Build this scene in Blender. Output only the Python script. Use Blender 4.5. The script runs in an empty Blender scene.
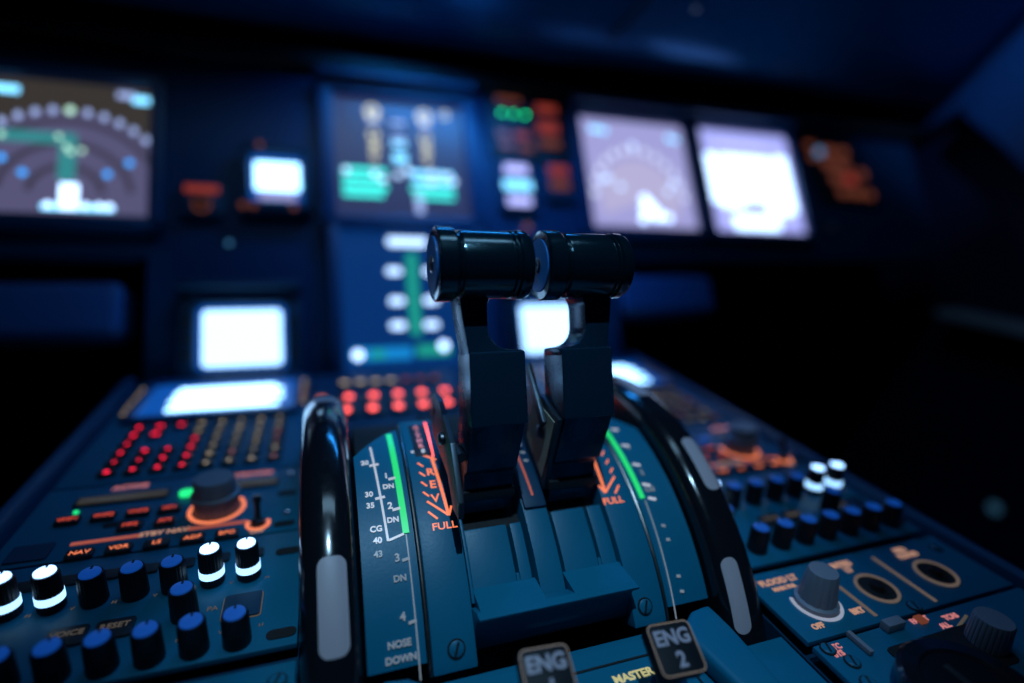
import bpy, bmesh, math, random
from mathutils import Matrix, Vector
random.seed(7)
sc = bpy.context.scene
col = sc.collection
PI = math.pi
R = math.radians

# ------------------------------------------------------------------ materials
def mat(name, base, rough=0.5, metal=0.0, spec=0.5, tint=None, emit=None, strength=0.0, bump=0.0, scale=400.0, sample=False, coat=0.0):
    m = bpy.data.materials.new(name)
    m.use_nodes = True
    nt = m.node_tree
    b = nt.nodes['Principled BSDF']
    b.inputs['Base Color'].default_value = (*base, 1)
    b.inputs['Metallic'].default_value = metal
    b.inputs['Roughness'].default_value = rough
    b.inputs['Specular IOR Level'].default_value = spec
    if tint: b.inputs['Specular Tint'].default_value = (*tint, 1)
    if coat:
        b.inputs['Coat Weight'].default_value = coat
        b.inputs['Coat Roughness'].default_value = 0.08
    if emit:
        b.inputs['Emission Color'].default_value = (*emit, 1)
        b.inputs['Emission Strength'].default_value = strength
        if not sample:
            try: m.cycles.emission_sampling = 'NONE'
            except Exception: pass
    else:
        tc = nt.nodes.new('ShaderNodeTexCoord')
        n = nt.nodes.new('ShaderNodeTexNoise')
        n.inputs['Scale'].default_value = scale
        n.inputs['Detail'].default_value = 4
        nt.links.new(tc.outputs['Object'], n.inputs['Vector'])
        mr = nt.nodes.new('ShaderNodeMapRange')
        mr.inputs['To Min'].default_value = max(0.03, rough - 0.07)
        mr.inputs['To Max'].default_value = min(1, rough + 0.07)
        nt.links.new(n.outputs['Fac'], mr.inputs['Value'])
        nt.links.new(mr.outputs['Result'], b.inputs['Roughness'])
        if bump:
            bp = nt.nodes.new('ShaderNodeBump')
            bp.inputs['Strength'].default_value = bump
            bp.inputs['Distance'].default_value = 0.0004
            nt.links.new(n.outputs['Fac'], bp.inputs['Height'])
            nt.links.new(bp.outputs['Normal'], b.inputs['Normal'])
    return m

M = {}
M['panel'] = mat('blue_grey_panel_paint', (0.001, 0.128, 0.225), 0.42, spec=0.3, bump=0.12, scale=900)
M['panel_dark'] = mat('dark_panel_paint', (0.002, 0.040, 0.09), 0.5, spec=0.3, bump=0.1, scale=700)
M['board'] = mat('instrument_board_paint', (0.001, 0.046, 0.135), 0.45, spec=0.35, bump=0.1, scale=300)
M['bezel'] = mat('display_bezel_paint', (0.002, 0.055, 0.16), 0.42)
M['black'] = mat('matt_black_plastic', (0.008, 0.010, 0.013), 0.5)
M['cap_black'] = mat('square_cap_plastic', (0.003, 0.006, 0.010), 0.55, spec=0.18)
M['disc_blue'] = mat('grip_end_disc_painted_light', (0.015, 0.20, 0.62), 0.35)  # blue light from the screens put into the disc colour
M['knob'] = mat('black_knob_plastic', (0.006, 0.008, 0.012), 0.42)
M['gloss'] = mat('gloss_black_lever', (0.003, 0.020, 0.040), 0.27, spec=0.7, tint=(0.30, 0.62, 1.0), scale=60)
M['grip'] = mat('satin_black_grip', (0.001, 0.009, 0.016), 0.17, spec=0.9, tint=(0.45, 0.85, 1.0), coat=0.6, bump=0.12, scale=2200)
M['wheel'] = mat('gloss_black_wheel', (0.006, 0.008, 0.012), 0.16, coat=0.4, scale=300)
M['white_mark'] = mat('white_wheel_paint', (0.42, 0.37, 0.41), 0.45)
M['grey_knob'] = mat('grey_knob_plastic', (0.19, 0.21, 0.26), 0.5)
M['grey_lens'] = mat('dead_window_glass', (0.09, 0.085, 0.08), 0.25)
M['steel'] = mat('screw_steel', (0.30, 0.32, 0.36), 0.3, metal=1.0)
M['chrome'] = mat('polished_chrome', (0.72, 0.74, 0.8), 0.12, metal=1.0)
M['dark_steel'] = mat('dark_fastener_steel', (0.05, 0.07, 0.09), 0.4, metal=0.8)
M['bronze'] = mat('bronze_edge_strip', (0.42, 0.36, 0.34), 0.3, metal=1.0)
M['khaki'] = mat('khaki_beige', (0.36, 0.33, 0.25), 0.6)
M['white_ink'] = mat('white_printed_legend', (0.55, 0.60, 0.66), 0.6)
M['glare'] = mat('glareshield_covering', (0.001, 0.065, 0.20), 0.26, spec=1.0, tint=(0.03, 0.32, 1.0), bump=0.15, scale=200)
M['cabin'] = mat('dark_cabin_lining', (0.002, 0.008, 0.05), 0.6, scale=60)
M['trimblue'] = mat('window_trim_paint', (0.01, 0.09, 0.30), 0.5, scale=60)
M['floor'] = mat('dark_floor_carpet', (0.002, 0.004, 0.02), 0.9, scale=250)
M['rail'] = mat('rail_paint', (0.012, 0.075, 0.16), 0.45)
M['ledge'] = mat('grey_ledge_paint', (0.34, 0.42, 0.52), 0.5)
M['slot'] = mat('unlit_slot', (0.004, 0.005, 0.007), 0.8)

def glow(name, c, s, sample=False, base=(0.02, 0.02, 0.02)):
    M[name] = mat('lit_' + name, base, 0.3, emit=c, strength=s, sample=sample)
glow('orange', (1.0, 0.235, 0.10), 1.05)
glow('redkey', (1.0, 0.10, 0.05), 0.75)
glow('orange_dim', (1.0, 0.22, 0.14), 0.36)
glow('red', (1.0, 0.10, 0.08), 3.4)
glow('crimson', (1.0, 0.015, 0.06), 2.6)
glow('khakilit', (0.75, 0.60, 0.40), 1.0)
glow('pinklit', (1.0, 0.32, 0.32), 0.55)
glow('ring_glow', (0.75, 0.56, 0.46), 0.15)  # plain tan ink made to glow faintly; rings and dividers are no lamps
glow('windowlit', (0.7, 0.62, 0.48), 0.045)
glow('inklit', (0.75, 0.62, 0.50), 0.095)
glow('ringwhite', (0.65, 0.75, 1.0), 0.42)
glow('tanlit', (0.95, 0.50, 0.34), 0.48)
glow('green', (0.02, 1.0, 0.28), 1.1)
glow('gear_green', (0.02, 0.9, 0.35), 5.0)
glow('green_band', (0.02, 0.85, 0.22), 0.85)
glow('whitelit', (0.72, 0.82, 1.0), 0.62)
glow('greylit', (0.5, 0.66, 0.85), 0.30)
glow('yellowlit', (0.9, 0.85, 0.40), 0.55)
glow('eng_text', (0.42, 0.62, 1.0), 0.15, base=(0.08,0.10,0.14))
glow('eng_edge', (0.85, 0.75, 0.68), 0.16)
glow('bluecap', (0.01, 0.16, 0.9), 0.22, base=(0.03, 0.10, 0.3))
glow('knoblit', (0.32, 0.58, 1.0), 3.4, sample=True)
glow('knobring', (0.32, 0.62, 1.0), 2.1, sample=True)
glow('screen_white', (0.34, 0.62, 1.0), 2.9, sample=True)
glow('screen_hot', (0.30, 0.62, 1.0), 4.6, sample=True)
glow('screen_edge', (0.01, 0.20, 1.0), 0.40)  # blue margin paints the halo round the white screen areas
glow('nd_back', (0.26, 0.22, 0.20), 0.16, base=(0.01, 0.01, 0.01))
glow('nd_disc', (0.32, 0.30, 0.62), 0.30)
glow('nd_arc', (0.20, 0.18, 0.30), 0.20)
glow('nd_tick', (0.42, 0.55, 1.0), 1.0)
glow('teal', (0.08, 0.60, 0.65), 0.42)
glow('palegreen', (0.60, 1.0, 0.80), 1.2)
glow('blueblob', (0.03, 0.35, 1.0), 1.7)
glow('whiteblob', (0.46, 0.66, 1.0), 3.3, sample=True)
glow('cyanblob', (0.20, 0.65, 1.0), 2.2)
glow('ec_back', (0.13, 0.16, 0.50), 0.20, base=(0.01, 0.01, 0.01))
glow('sd_back', (0.005, 0.10, 0.50), 0.30, base=(0.01, 0.01, 0.02))
glow('khaki_sym', (0.85, 0.80, 0.50), 1.25)
glow('greencyan', (0.05, 0.85, 0.75), 1.5)
glow('sd_green', (0.02, 0.55, 0.42), 0.62)
glow('sd_white', (0.46, 0.68, 1.0), 2.2)
glow('sd_cyan', (0.01, 0.32, 0.85), 0.75)
glow('fnd_back', (0.46, 0.45, 0.88), 0.80, sample=True)
glow('fnd_disc', (0.58, 0.54, 0.85), 0.82)
glow('pfd_back', (0.42, 0.45, 1.0), 1.1, sample=True)
glow('palewhite', (0.72, 0.80, 1.0), 1.25)
glow('violet', (0.45, 0.48, 1.0), 1.5)
glow('brick', (0.85, 0.10, 0.06), 0.30)
glow('rust', (0.80, 0.20, 0.09), 0.17)
glow('dimblue_led', (0.10, 0.40, 0.8), 0.55)
glow('side_led', (0.08, 0.28, 0.5), 0.16)

# ------------------------------------------------------------------ mesh builder
_text = {}
def text_mesh(s, bold=0.0):
    k = (s, bold)
    if k not in _text:
        cu = bpy.data.curves.new('lettering', 'FONT')
        cu.body = s; cu.size = 1.0; cu.align_x = 'CENTER'; cu.align_y = 'CENTER'
        cu.resolution_u = 3; cu.offset = bold
        ob = bpy.data.objects.new('lettering', cu)
        me = bpy.data.meshes.new_from_object(ob)
        bpy.data.objects.remove(ob)
        bpy.data.curves.remove(cu)
        _text[k] = me
    return _text[k]

class MB:
    def __init__(s): s.bm = bmesh.new()
    def _add(s, b, T=None):
        if T is not None: bmesh.ops.transform(b, matrix=T, verts=b.verts)
        me = bpy.data.meshes.new('tmp'); b.to_mesh(me); b.free()
        s.bm.from_mesh(me); bpy.data.meshes.remove(me)
        return s
    def box(s, c, d, bev=0.0, seg=2, T=None):
        b = bmesh.new(); bmesh.ops.create_cube(b, size=1)
        for v in b.verts: v.co = Vector((v.co.x * d[0], v.co.y * d[1], v.co.z * d[2]))
        if bev: bmesh.ops.bevel(b, geom=b.edges[:], offset=bev, segments=seg, profile=0.6, affect='EDGES')
        for v in b.verts: v.co += Vector(c)
        return s._add(b, T)
    def lathe(s, prof, seg=32, T=None, cap=True):
        b = bmesh.new(); rings = []
        for (r, z) in prof:
            if r < 1e-7: rings.append([b.verts.new((0, 0, z))])
            else: rings.append([b.verts.new((r * math.cos(2 * PI * k / seg), r * math.sin(2 * PI * k / seg), z)) for k in range(seg)])
        for a, c in zip(rings, rings[1:]):
            for k in range(seg):
                k2 = (k + 1) % seg
                if len(a) == 1 and len(c) == 1: continue
                if len(a) == 1: b.faces.new((a[0], c[k], c[k2]))
                elif len(c) == 1: b.faces.new((a[k], a[k2], c[0]))
                else: b.faces.new((a[k], a[k2], c[k2], c[k]))
        if cap:
            if len(rings[0]) > 1: b.faces.new(rings[0][::-1])
            if len(rings[-1]) > 1: b.faces.new(rings[-1])
        bmesh.ops.recalc_face_normals(b, faces=b.faces[:])
        return s._add(b, T)
    def ring(s, r0, r1, h, T=None, seg=40, a0=0, a1=2 * PI):
        full = abs(a1 - a0 - 2 * PI) < 1e-6
        b = bmesh.new(); n = seg if full else seg + 1; vs = []
        for k in range(n):
            a = a0 + (a1 - a0) * k / seg
            c, q = math.cos(a), math.sin(a)
            vs.append([b.verts.new((r * c, r * q, z)) for r, z in ((r0, 0), (r1, 0), (r1, h), (r0, h))])
        for k in range(seg):
            p, q = vs[k], vs[(k + 1) % n]
            for i in range(4): b.faces.new((p[i], p[(i + 1) % 4], q[(i + 1) % 4], q[i]))
        if not full:
            b.faces.new(vs[0]); b.faces.new(vs[-1][::-1])
        bmesh.ops.recalc_face_normals(b, faces=b.faces[:])
        return s._add(b, T)
    def prism(s, poly, h0, h1, bev=0.0, seg=2, T=None):
        b = bmesh.new()
        lo = [b.verts.new((x, y, h0)) for x, y in poly]; hi = [b.verts.new((x, y, h1)) for x, y in poly]
        n = len(poly)
        b.faces.new(lo[::-1]); b.faces.new(hi)
        for k in range(n): b.faces.new((lo[k], lo[(k + 1) % n], hi[(k + 1) % n], hi[k]))
        bmesh.ops.recalc_face_normals(b, faces=b.faces[:])
        if bev: bmesh.ops.bevel(b, geom=[e for e in b.edges if e.calc_face_angle(0) > 0.35], offset=bev, segments=seg, profile=0.6, affect='EDGES')
        return s._add(b, T)
    def strip(s, pts, w, h=0.0002, sub=1):
        """a flat raised line through 2-D points"""
        P = [Vector(p) for p in pts]; Q = [P[0]]
        for a, b_ in zip(P, P[1:]):
            for k in range(1, sub + 1): Q.append(a.lerp(b_, k / sub))
        b = bmesh.new(); rows = []
        for i, p in enumerate(Q):
            d = (Q[min(i + 1, len(Q) - 1)] - Q[max(i - 1, 0)]).normalized()
            nrm = Vector((-d.y, d.x)) * w / 2
            rows.append([b.verts.new((p.x + q * nrm.x, p.y + q * nrm.y, z)) for q, z in ((1, 0), (-1, 0), (-1, h), (1, h))])
        for p, q in zip(rows, rows[1:]):
            for i in range(4): b.faces.new((p[i], p[(i + 1) % 4], q[(i + 1) % 4], q[i]))
        b.faces.new(rows[0]); b.faces.new(rows[-1][::-1])
        bmesh.ops.recalc_face_normals(b, faces=b.faces[:])
        return s._add(b)
    def text(s, t, size, x=0, y=0, z=0, bold=0.0, depth=0.0002, rot=0.0, sx=1.0):
        b = bmesh.new(); b.from_mesh(text_mesh(t, bold))
        T = Matrix.Translation((x, y, z)) @ Matrix.Rotation(rot, 4, 'Z') @ Matrix.Diagonal((size * sx, size, 1, 1))
        bmesh.ops.transform(b, matrix=T, verts=b.verts)
        r = bmesh.ops.extrude_face_region(b, geom=b.faces[:])
        bmesh.ops.translate(b, verts=[v for v in r['geom'] if isinstance(v, bmesh.types.BMVert)], vec=(0, 0, depth))
        return s._add(b)
    def tube(s, pts, r, seg=10):
        P = [Vector(p) for p in pts]; b = bmesh.new(); rows = []
        for i, p in enumerate(P):
            d = (P[min(i + 1, len(P) - 1)] - P[max(i - 1, 0)]).normalized()
            a = d.orthogonal().normalized() if i == 0 else (rows_a - d * rows_a.dot(d)).normalized()
            rows_a = a; c = d.cross(a)
            rows.append([b.verts.new(p + (a * math.cos(2 * PI * k / seg) + c * math.sin(2 * PI * k / seg)) * r) for k in range(seg)])
        for p, q in zip(rows, rows[1:]):
            for k in range(seg): b.faces.new((p[k], p[(k + 1) % seg], q[(k + 1) % seg], q[k]))
        b.faces.new(rows[0][::-1]); b.faces.new(rows[-1])
        bmesh.ops.recalc_face_normals(b, faces=b.faces[:])
        return s._add(b)
    def grid(s, P, thick=0.0):
        """a surface from rows of 3-D points"""
        b = bmesh.new(); V = [[b.verts.new(p) for p in row] for row in P]
        for r0, r1 in zip(V, V[1:]):
            for k in range(len(r0) - 1): b.faces.new((r0[k], r0[k + 1], r1[k + 1], r1[k]))
        if thick:
            bmesh.ops.recalc_face_normals(b, faces=b.faces[:])
            bmesh.ops.solidify(b, geom=b.faces[:], thickness=thick)
        return s._add(b)
    def build(s, name, m, parent=None, fmap=None, sharp=35, T=None):
        if T is not None: bmesh.ops.transform(s.bm, matrix=T, verts=s.bm.verts)
        if fmap:
            for v in s.bm.verts: v.co = Vector(fmap(v.co))
            bmesh.ops.recalc_face_normals(s.bm, faces=s.bm.faces[:])
        me = bpy.data.meshes.new(name); s.bm.to_mesh(me); s.bm.free()
        me.materials.append(m)
        me.polygons.foreach_set('use_smooth', [True] * len(me.polygons))
        me.set_sharp_from_angle(angle=R(sharp))
        o = bpy.data.objects.new(name, me); col.objects.link(o)
        if parent: o.parent = parent
        return o

def thing(name, label, cat, T=None, group=None):
    o = bpy.data.objects.new(name, None); col.objects.link(o)
    o.empty_display_size = 0.01
    if T is not None: o.matrix_world = T
    o['label'] = label; o['category'] = cat
    if group: o['group'] = group
    return o
def tag(o, label, cat, group=None):
    o['label'] = label; o['category'] = cat
    if group: o['group'] = group
    return o
def struct(o, label, cat='structure'):
    o['kind'] = 'structure'; o['label'] = label; o['category'] = cat
    return o
def dup(o, parent, T=None, deep=True):
    c = o.copy(); col.objects.link(c); c.parent = parent
    if T is not None: c.matrix_local = T
    if deep:
        for ch in list(o.children): dup(ch, c)
    return c
def at(x, y, z=0.0): return Matrix.Translation((x, y, z))
def rrect(w, h, r, n=4, cx=0, cy=0):
    P = []
    for sx, sy, a0 in ((1, 1, 0), (-1, 1, 90), (-1, -1, 180), (1, -1, 270)):
        for k in range(n + 1):
            a = R(a0 + 90 * k / n)
            P.append((cx + sx * (w / 2 - r) + r * math.cos(a), cy + sy * (h / 2 - r) + r * math.sin(a)))
    return P
ZX = Matrix(((0, 0, 1, 0), (1, 0, 0, 0), (0, 1, 0, 0), (0, 0, 0, 1)))   # lathe axis z -> x ; x -> y ; y -> z
YZX = ZX                                                                  # prism (y,z) outline extruded along x

# main instrument panel frame: x along the panel, y up its slope, z out towards the seats
TH = R(28.6)
PANEL = Matrix(((1, 0, 0, 0), (0, math.sin(TH), -math.cos(TH), 0.5), (0, math.cos(TH), math.sin(TH), 0), (0, 0, 0, 1)))
OY, OZ, QR = 0.258, -0.066, 0.119                                         # axis and radius of the throttle quadrant
def cylmap(x0, a0, r=QR):
    def f(v):
        a = R(a0) - v.y / r; q = r + v.z
        return (x0 + v.x, OY + q * math.cos(a), OZ + q * math.sin(a))
    return f
def angmap(r=QR):
    """x stays, y is an angle in degrees round the quadrant axis, z the height over radius r"""
    def f(v):
        a = R(v.y); q = r + v.z
        return (v.x, OY + q * math.cos(a), OZ + q * math.sin(a))
    return f

# ------------------------------------------------------------------ the setting
FLOOR = -0.46
f = struct(MB().box((0.05, 0.2, FLOOR - 0.02), (2.4, 2.4, 0.04)).build('floor', M['floor']), 'dark flight deck floor under the pedestal', 'floor')
board = MB()
outline = [(-0.80, 0.112), (-0.232, 0.112), (-0.2315, 0.0), (-0.228, -0.030), (0.228, -0.030), (0.232, 0.0), (0.236, 0.118), (0.80, 0.118), (0.80, 0.345), (-0.80, 0.335)]
board.prism(outline, -0.03, -0.0065, bev=0.004)
struct(board.build('wall_front', M['board'], T=PANEL), 'blue lit sloping main instrument board behind the displays', 'wall')
back = MB().box((0.05, 0.86, 0.25), (2.4, 0.03, 1.42))
struct(back.build('wall_back', M['cabin']), 'dark bulkhead behind the instrument board', 'wall')
for nm, x in (('wall_left', -0.93), ('wall_right', 0.90)):
    struct(MB().box((x, 0.2, 0.25), (0.03, 1.3, 1.42)).build(nm, M['cabin']), 'dark %s side wall of the cockpit' % nm.split('_')[1], 'wall')
# window trim on the right side wall
def wall_poly(pts, t, bev):
    return MB().prism(pts, -t, 0, bev=bev, seg=3, T=at(0.885, 0, 0) @ YZX)
struct(wall_poly([(0.79, 0.296), (0.70, 0.288), (0.60, 0.345), (0.52, 0.43), (0.52, 0.52), (0.60, 0.44), (0.70, 0.375)], 0.03, 0.012).build('trim_1', M['trimblue']), 'slanted blue window post trim on the right side wall', 'trim')
struct(wall_poly([(0.622, 0.318), (0.555, 0.268), (0.42, 0.15), (0.36, 0.30), (0.42, 0.62), (0.50, 0.54), (0.57, 0.425)], 0.05, 0.014).build('trim_2', M['trimblue']), 'broad blue window sill trim nearest the right seat', 'trim')
ledge = MB().box((0.855, 0.47, 0.021), (0.06, 0.20, 0.012), bev=0.003)
struct(ledge.build('trim_3', M['ledge']), 'thin grey ledge of the right side console', 'trim')
struct(MB().box((0.05, 0.2, 0.985), (2.4, 1.3, 0.03)).build('ceiling', M['cabin']), 'dark cockpit ceiling', 'ceiling')

# glareshield hanging over the displays
gs = thing('glareshield', 'dark blue padded glareshield overhanging all the displays', 'glareshield')
prof = [(0.690, 0.318), (0.655, 0.322), (0.640, 0.332), (0.622, 0.350), (0.600, 0.378), (0.570, 0.415), (0.535, 0.455), (0.50, 0.495), (0.49, 0.52), (0.50, 0.545), (0.70, 0.56)]
def gsx(x, p):
    y, z = p
    bow = 0.05 * (x / 0.8) ** 2
    return (x, y - 0.0 * bow, z + 0.02 * (x > 0) * x)
xs = [-0.85 + 1.68 * k / 28 for k in range(29)]
MB().grid([[gsx(x, p) for p in prof] for x in xs], thick=0.012).build('pad', M['glare'], gs, sharp=50)
for xa, xb in ((-0.31, -0.36), (0.24, 0.30)):
    MB().tube([(xa + (xb - xa) * k / 6, 0.628 - 0.013 * k - 0.0035, 0.3405 + 0.0155 * k + 0.02 * max(xa, 0) - 0.0025) for k in range(7)], 0.0022, 8).build('seam', M['slot'], gs)
for x, y, z in ((-0.042, 0.585, 0.396), (0.052, 0.60, 0.375), (0.06, 0.56, 0.427), (-0.40, 0.57, 0.415), (0.33, 0.60, 0.385)):
    MB().lathe([(0, 0), (0.0036, 0), (0.0036, 0.0012), (0.002, 0.002), (0, 0.002)], 16, T=Matrix.Translation((x, y - 0.004, z - 0.0035)) @ Matrix.Rotation(R(140), 4, 'X')).build('rivet', M['steel'], gs)
# black strip standing in for the shaded recess over the displays
MB().box((0, 0.327, -0.004), (1.62, 0.018, 0.022), bev=0.004).build('recess_shade', M['black'], gs, T=PANEL)

# ------------------------------------------------------------------ main panel instruments
BEZ = 0.004                     # screen plane over the panel frame
def display(name, label, cat, x0, x1, y0, y1, back, rim=0.012, depth=0.006, top_hood=0.0, bezmat='bezel', group=None, r=0.004, cover=0.0):
    t = thing(name, label, cat, PANEL @ at((x0 + x1) / 2, (y0 + y1) / 2, 0), group)
    w, h = x1 - x0, y1 - y0
    b = MB()
    ow, oh = w + 2 * rim, h + 2 * rim
    for sx in (-1, 1):
        b.box((sx * (w / 2 + rim / 2), 0, 0.001), (rim, oh, 0.014), bev=0.0022)
    for sy in (-1, 1):
        b.box((0, sy * (h / 2 + rim / 2), 0.001), (ow, rim, 0.014), bev=0.0022)
    b.build('bezel', M[bezmat], t)
    if top_hood:
        MB().box((0, h / 2 + rim + 0.002, 0.006), (ow, 0.006, 0.026), bev=0.002).build('hood', M[bezmat], t)
    MB().box((0, 0, -0.0035), (w + 0.001, h + 0.001, 0.004)).build('housing', M['black'], t)
    if back: MB().prism(rrect(w, h, r), -0.0014, 0.0, T=None).build('screen', M[back], t)
    return t
def loc(t, px, py):
    """panel coordinates to the display's own"""
    c = t.matrix_world.translation
    q = PANEL.inverted() @ c
    return px - q.x, py - q.y
def dot(t, name, x, y, r, m, z=0.0003, squash=1.0):
    lx, ly = loc(t, x, y)
    MB().lathe([(0, 0), (r, 0), (r, 0.0004), (0, 0.0004)], 16, T=at(lx, ly, z) @ Matrix.Diagonal((1, squash, 1, 1))).build(name, M[m], t)
def bar(t, name, x0, y0, x1, y1, m, z=0.0003, r=0.0012):
    ax, ay = loc(t, x0, y0); bx, by = loc(t, x1, y1)
    w, h = abs(bx - ax), abs(by - ay)
    MB().prism(rrect(w, h, min(r, w * .45, h * .45), 2, (ax + bx) / 2, (ay + by) / 2), z, z + 0.0004).build(name, M[m], t)
def words(t, name, s, x, y, size, m, z=0.0003, bold=0.02):
    lx, ly = loc(t, x, y)
    MB().text(s, size, lx, ly, z, bold).build(name, M[m], t)

# captain's navigation display
nd = display('navigation_display', 'map display with teal track line and curved range arcs beside the captain', 'display', -0.367, -0.2285, 0.1435, 0.273, 'nd_back', rim=0.011)
cx, cy = -0.2905, 0.164
def sector(r0, r1, a0, a1, n=28): return [(cx + r1 * math.cos(R(a0 + (a1 - a0) * k / n)), cy + r1 * math.sin(R(a0 + (a1 - a0) * k / n))) for k in range(n + 1)] + [(cx + r0 * math.cos(R(a1 - (a1 - a0) * k / n)), cy + r0 * math.sin(R(a1 - (a1 - a0) * k / n))) for k in range(n + 1)]
def nd_poly(name, pts, m, z):
    q = [loc(nd, *p) for p in pts]
    q = [(min(max(x, -0.0688), 0.0688), min(max(y, -0.0645), 0.0645)) for x, y in q]
    b = MB(); b.prism(q, z, z + 0.0003); b.build(name, M[m], nd)
nd_poly('map_area', [(-0.3665, 0.146)] + sector(0.0, 0.079, 180, 0)[:29] + [(-0.2295, 0.146)], 'nd_disc', 0.0002)
for r_ in (0.0715, 0.049, 0.0275):
    b = MB(); lx, ly = loc(nd, cx, cy)
    b.ring(r_ - 0.0035, r_ + 0.0015, 0.0003, T=at(lx, ly, 0.0007), a0=R(20 if r_ > .07 else 5), a1=R(150 if r_ > .07 else 175))
    b.build('range_arc', M['nd_arc'], nd)
for k in range(12):
    a = R(45 + 9 * k)
    dot(nd, 'heading_mark', cx + 0.082 * math.cos(a), cy + 0.081 * math.sin(a), 0.0029, 'nd_tick', squash=1.3)
dot(nd, 'heading_bug', -0.2905, 0.2445, 0.0034, 'palegreen', 0.0012)
bar(nd, 'track_line', -0.363, 0.211, -0.292, 0.2215, 'teal', 0.0012)
bar(nd, 'track_line', -0.2965, 0.176, -0.284, 0.2215, 'teal', 0.0017)
for x, y in ((-0.345, 0.214), (-0.337, 0.216), (-0.297, 0.2175), (-0.291, 0.208), (-0.280, 0.2055), (-0.288, 0.2035)):
    dot(nd, 'waypoint', x, y, 0.0022, 'palegreen', 0.0021)
for x, y in ((-0.3211, 0.1822), (-0.2606, 0.1846), (-0.2444, 0.1966), (-0.3361, 0.195)):
    dot(nd, 'beacon_symbol', x, y, 0.0030, 'blueblob', 0.0012)
bar(nd, 'aircraft_symbol', -0.2945, 0.150, -0.281, 0.174, 'whiteblob', 0.0012)
bar(nd, 'aircraft_symbol', -0.307, 0.1495, -0.2545, 0.1545, 'cyanblob', 0.0009)
for x in (-0.302, -0.2755, -0.2655, -0.258): dot(nd, 'aircraft_symbol', x, 0.1535, 0.0028, 'whiteblob', 0.0014)
bar(nd, 'wind_readout', -0.352, 0.2575, -0.328, 0.2645, 'cyanblob')
bar(nd, 'waypoint_readout', -0.256, 0.262, -0.242, 0.268, 'nd_tick'); bar(nd, 'waypoint_readout', -0.244, 0.258, -0.2305, 0.265, 'cyanblob')

# standby instrument
si = display('standby_instrument', 'small square standby attitude display glowing white beside the map display', 'display', -0.146, -0.1, 0.164, 0.214, 'screen_edge', rim=0.009, bezmat='panel_dark')
bar(si, 'horizon_area', -0.1425, 0.178, -0.1025, 0.207, 'screen_hot'); bar(si, 'lower_readout', -0.139, 0.168, -0.106, 0.177, 'fnd_back')
dot(si, 'green_mark', -0.1025, 0.184, 0.002, 'greencyan'); bar(si, 'baro_readout', -0.136, 0.1635, -0.108, 0.167, 'cyanblob')
for x, y in ((-0.137, 0.221), (-0.152, 0.158), (-0.108, 0.158), (-0.143, 0.158)):
    lx, ly = loc(si, x, y)
    MB().lathe([(0, 0), (0.003, 0), (0.003, 0.004), (0.002, 0.005), (0, 0.005)], 16, T=at(lx, ly, 0.004)).build('button', M['rust'], si)

# small switch left of it
sw = thing('brake_switch', 'small switch with red legend beside the standby display', 'switch', PANEL @ at(-0.187, 0.166, 0))
MB().prism(rrect(0.036, 0.034, 0.003), -0.006, 0.001, bev=0.0006).build('faceplate', M['panel_dark'], sw)
MB().box((0, 0.009, 0.0014), (0.028, 0.007, 0.001)).build('legend', M['brick'], sw)
MB().ring(0.0055, 0.0075, 0.0006, T=at(0, -0.006, 0.001)).build('surround', M['rust'], sw)
MB().lathe([(0.003, 0), (0.003, 0.004), (0.0018, 0.012), (0.0022, 0.014), (0, 0.0145)], 14, T=at(0, -0.006, 0.001)).build('toggle', M['knob'], sw)
ld = thing('indicator_lamp', 'tiny dim blue lamp on the board above the left small screen', 'lamp', PANEL @ at(-0.1655, 0.125, 0))
MB().ring(0.0024, 0.0036, 0.0015, T=at(0, 0, -0.0065)).build('collar', M['bezel'], ld)
MB().lathe([(0.0024, 0), (0.0022, 0.001), (0, 0.0016)], 14, T=at(0, 0, -0.0065)).build('lens', M['dimblue_led'], ld)

# upper engine display
ec = display('engine_display', 'upper centre screen with two khaki dial columns and green readout blocks', 'display', -0.069, 0.068, 0.1535, 0.2895, 'ec_back', rim=0.014, top_hood=1)
for x in (-0.029, 0.0255):
    for y, r_ in ((0.274, 0.0075), (0.270, 0.0055), (0.247, 0.0055), (0.240, 0.0035), (0.227, 0.0045), (0.218, 0.003)):
        lx, ly = loc(ec, x, y)
        MB().ring(r_ * 0.72, r_, 0.0004, T=at(lx, ly, 0.0003)).build('engine_dial', M['khaki_sym'], ec)
    bar(ec, 'dial_readout', x - 0.006, 0.262, x + 0.008, 0.266, 'nd_tick')
    bar(ec, 'dial_readout', x - 0.004, 0.233, x + 0.006, 0.2355, 'khaki_sym')
lx, ly = loc(ec, 0.0485, 0.278); MB().ring(0.003, 0.0045, 0.0004, T=at(lx, ly, 0.0003)).build('engine_dial', M['khaki_sym'], ec)
for y in (0.263, 0.244, 0.238, 0.224, 0.219): bar(ec, 'centre_readout', -0.010, y - 0.0022, 0.004, y + 0.0022, 'cyanblob' if y < .24 else 'nd_tick')
for k, y in enumerate((0.205, 0.196, 0.187, 0.179)):
    bar(ec, 'fuel_readout', -0.062, y - 0.0028, -0.018 - 0.004 * (k % 2), y + 0.0028, 'greencyan'); bar(ec, 'fuel_readout', 0.006 + 0.003 * (k % 2), y - 0.002 , 0.052, y + 0.003, 'greencyan' if k > 1 else 'cyanblob')
for x, y in ((-0.058, 0.204), (-0.030, 0.202), (-0.022, 0.196), (-0.006, 0.202), (0.004, 0.208), (0.030, 0.206), (0.045, 0.204), (0.052, 0.198), (0.028, 0.195)): dot(ec, 'bright_mark', x, y, 0.0032, 'sd_white', 0.0009)
bar(ec, 'divider_line', 0.010, 0.160, 0.018, 0.186, 'nd_tick')

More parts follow.
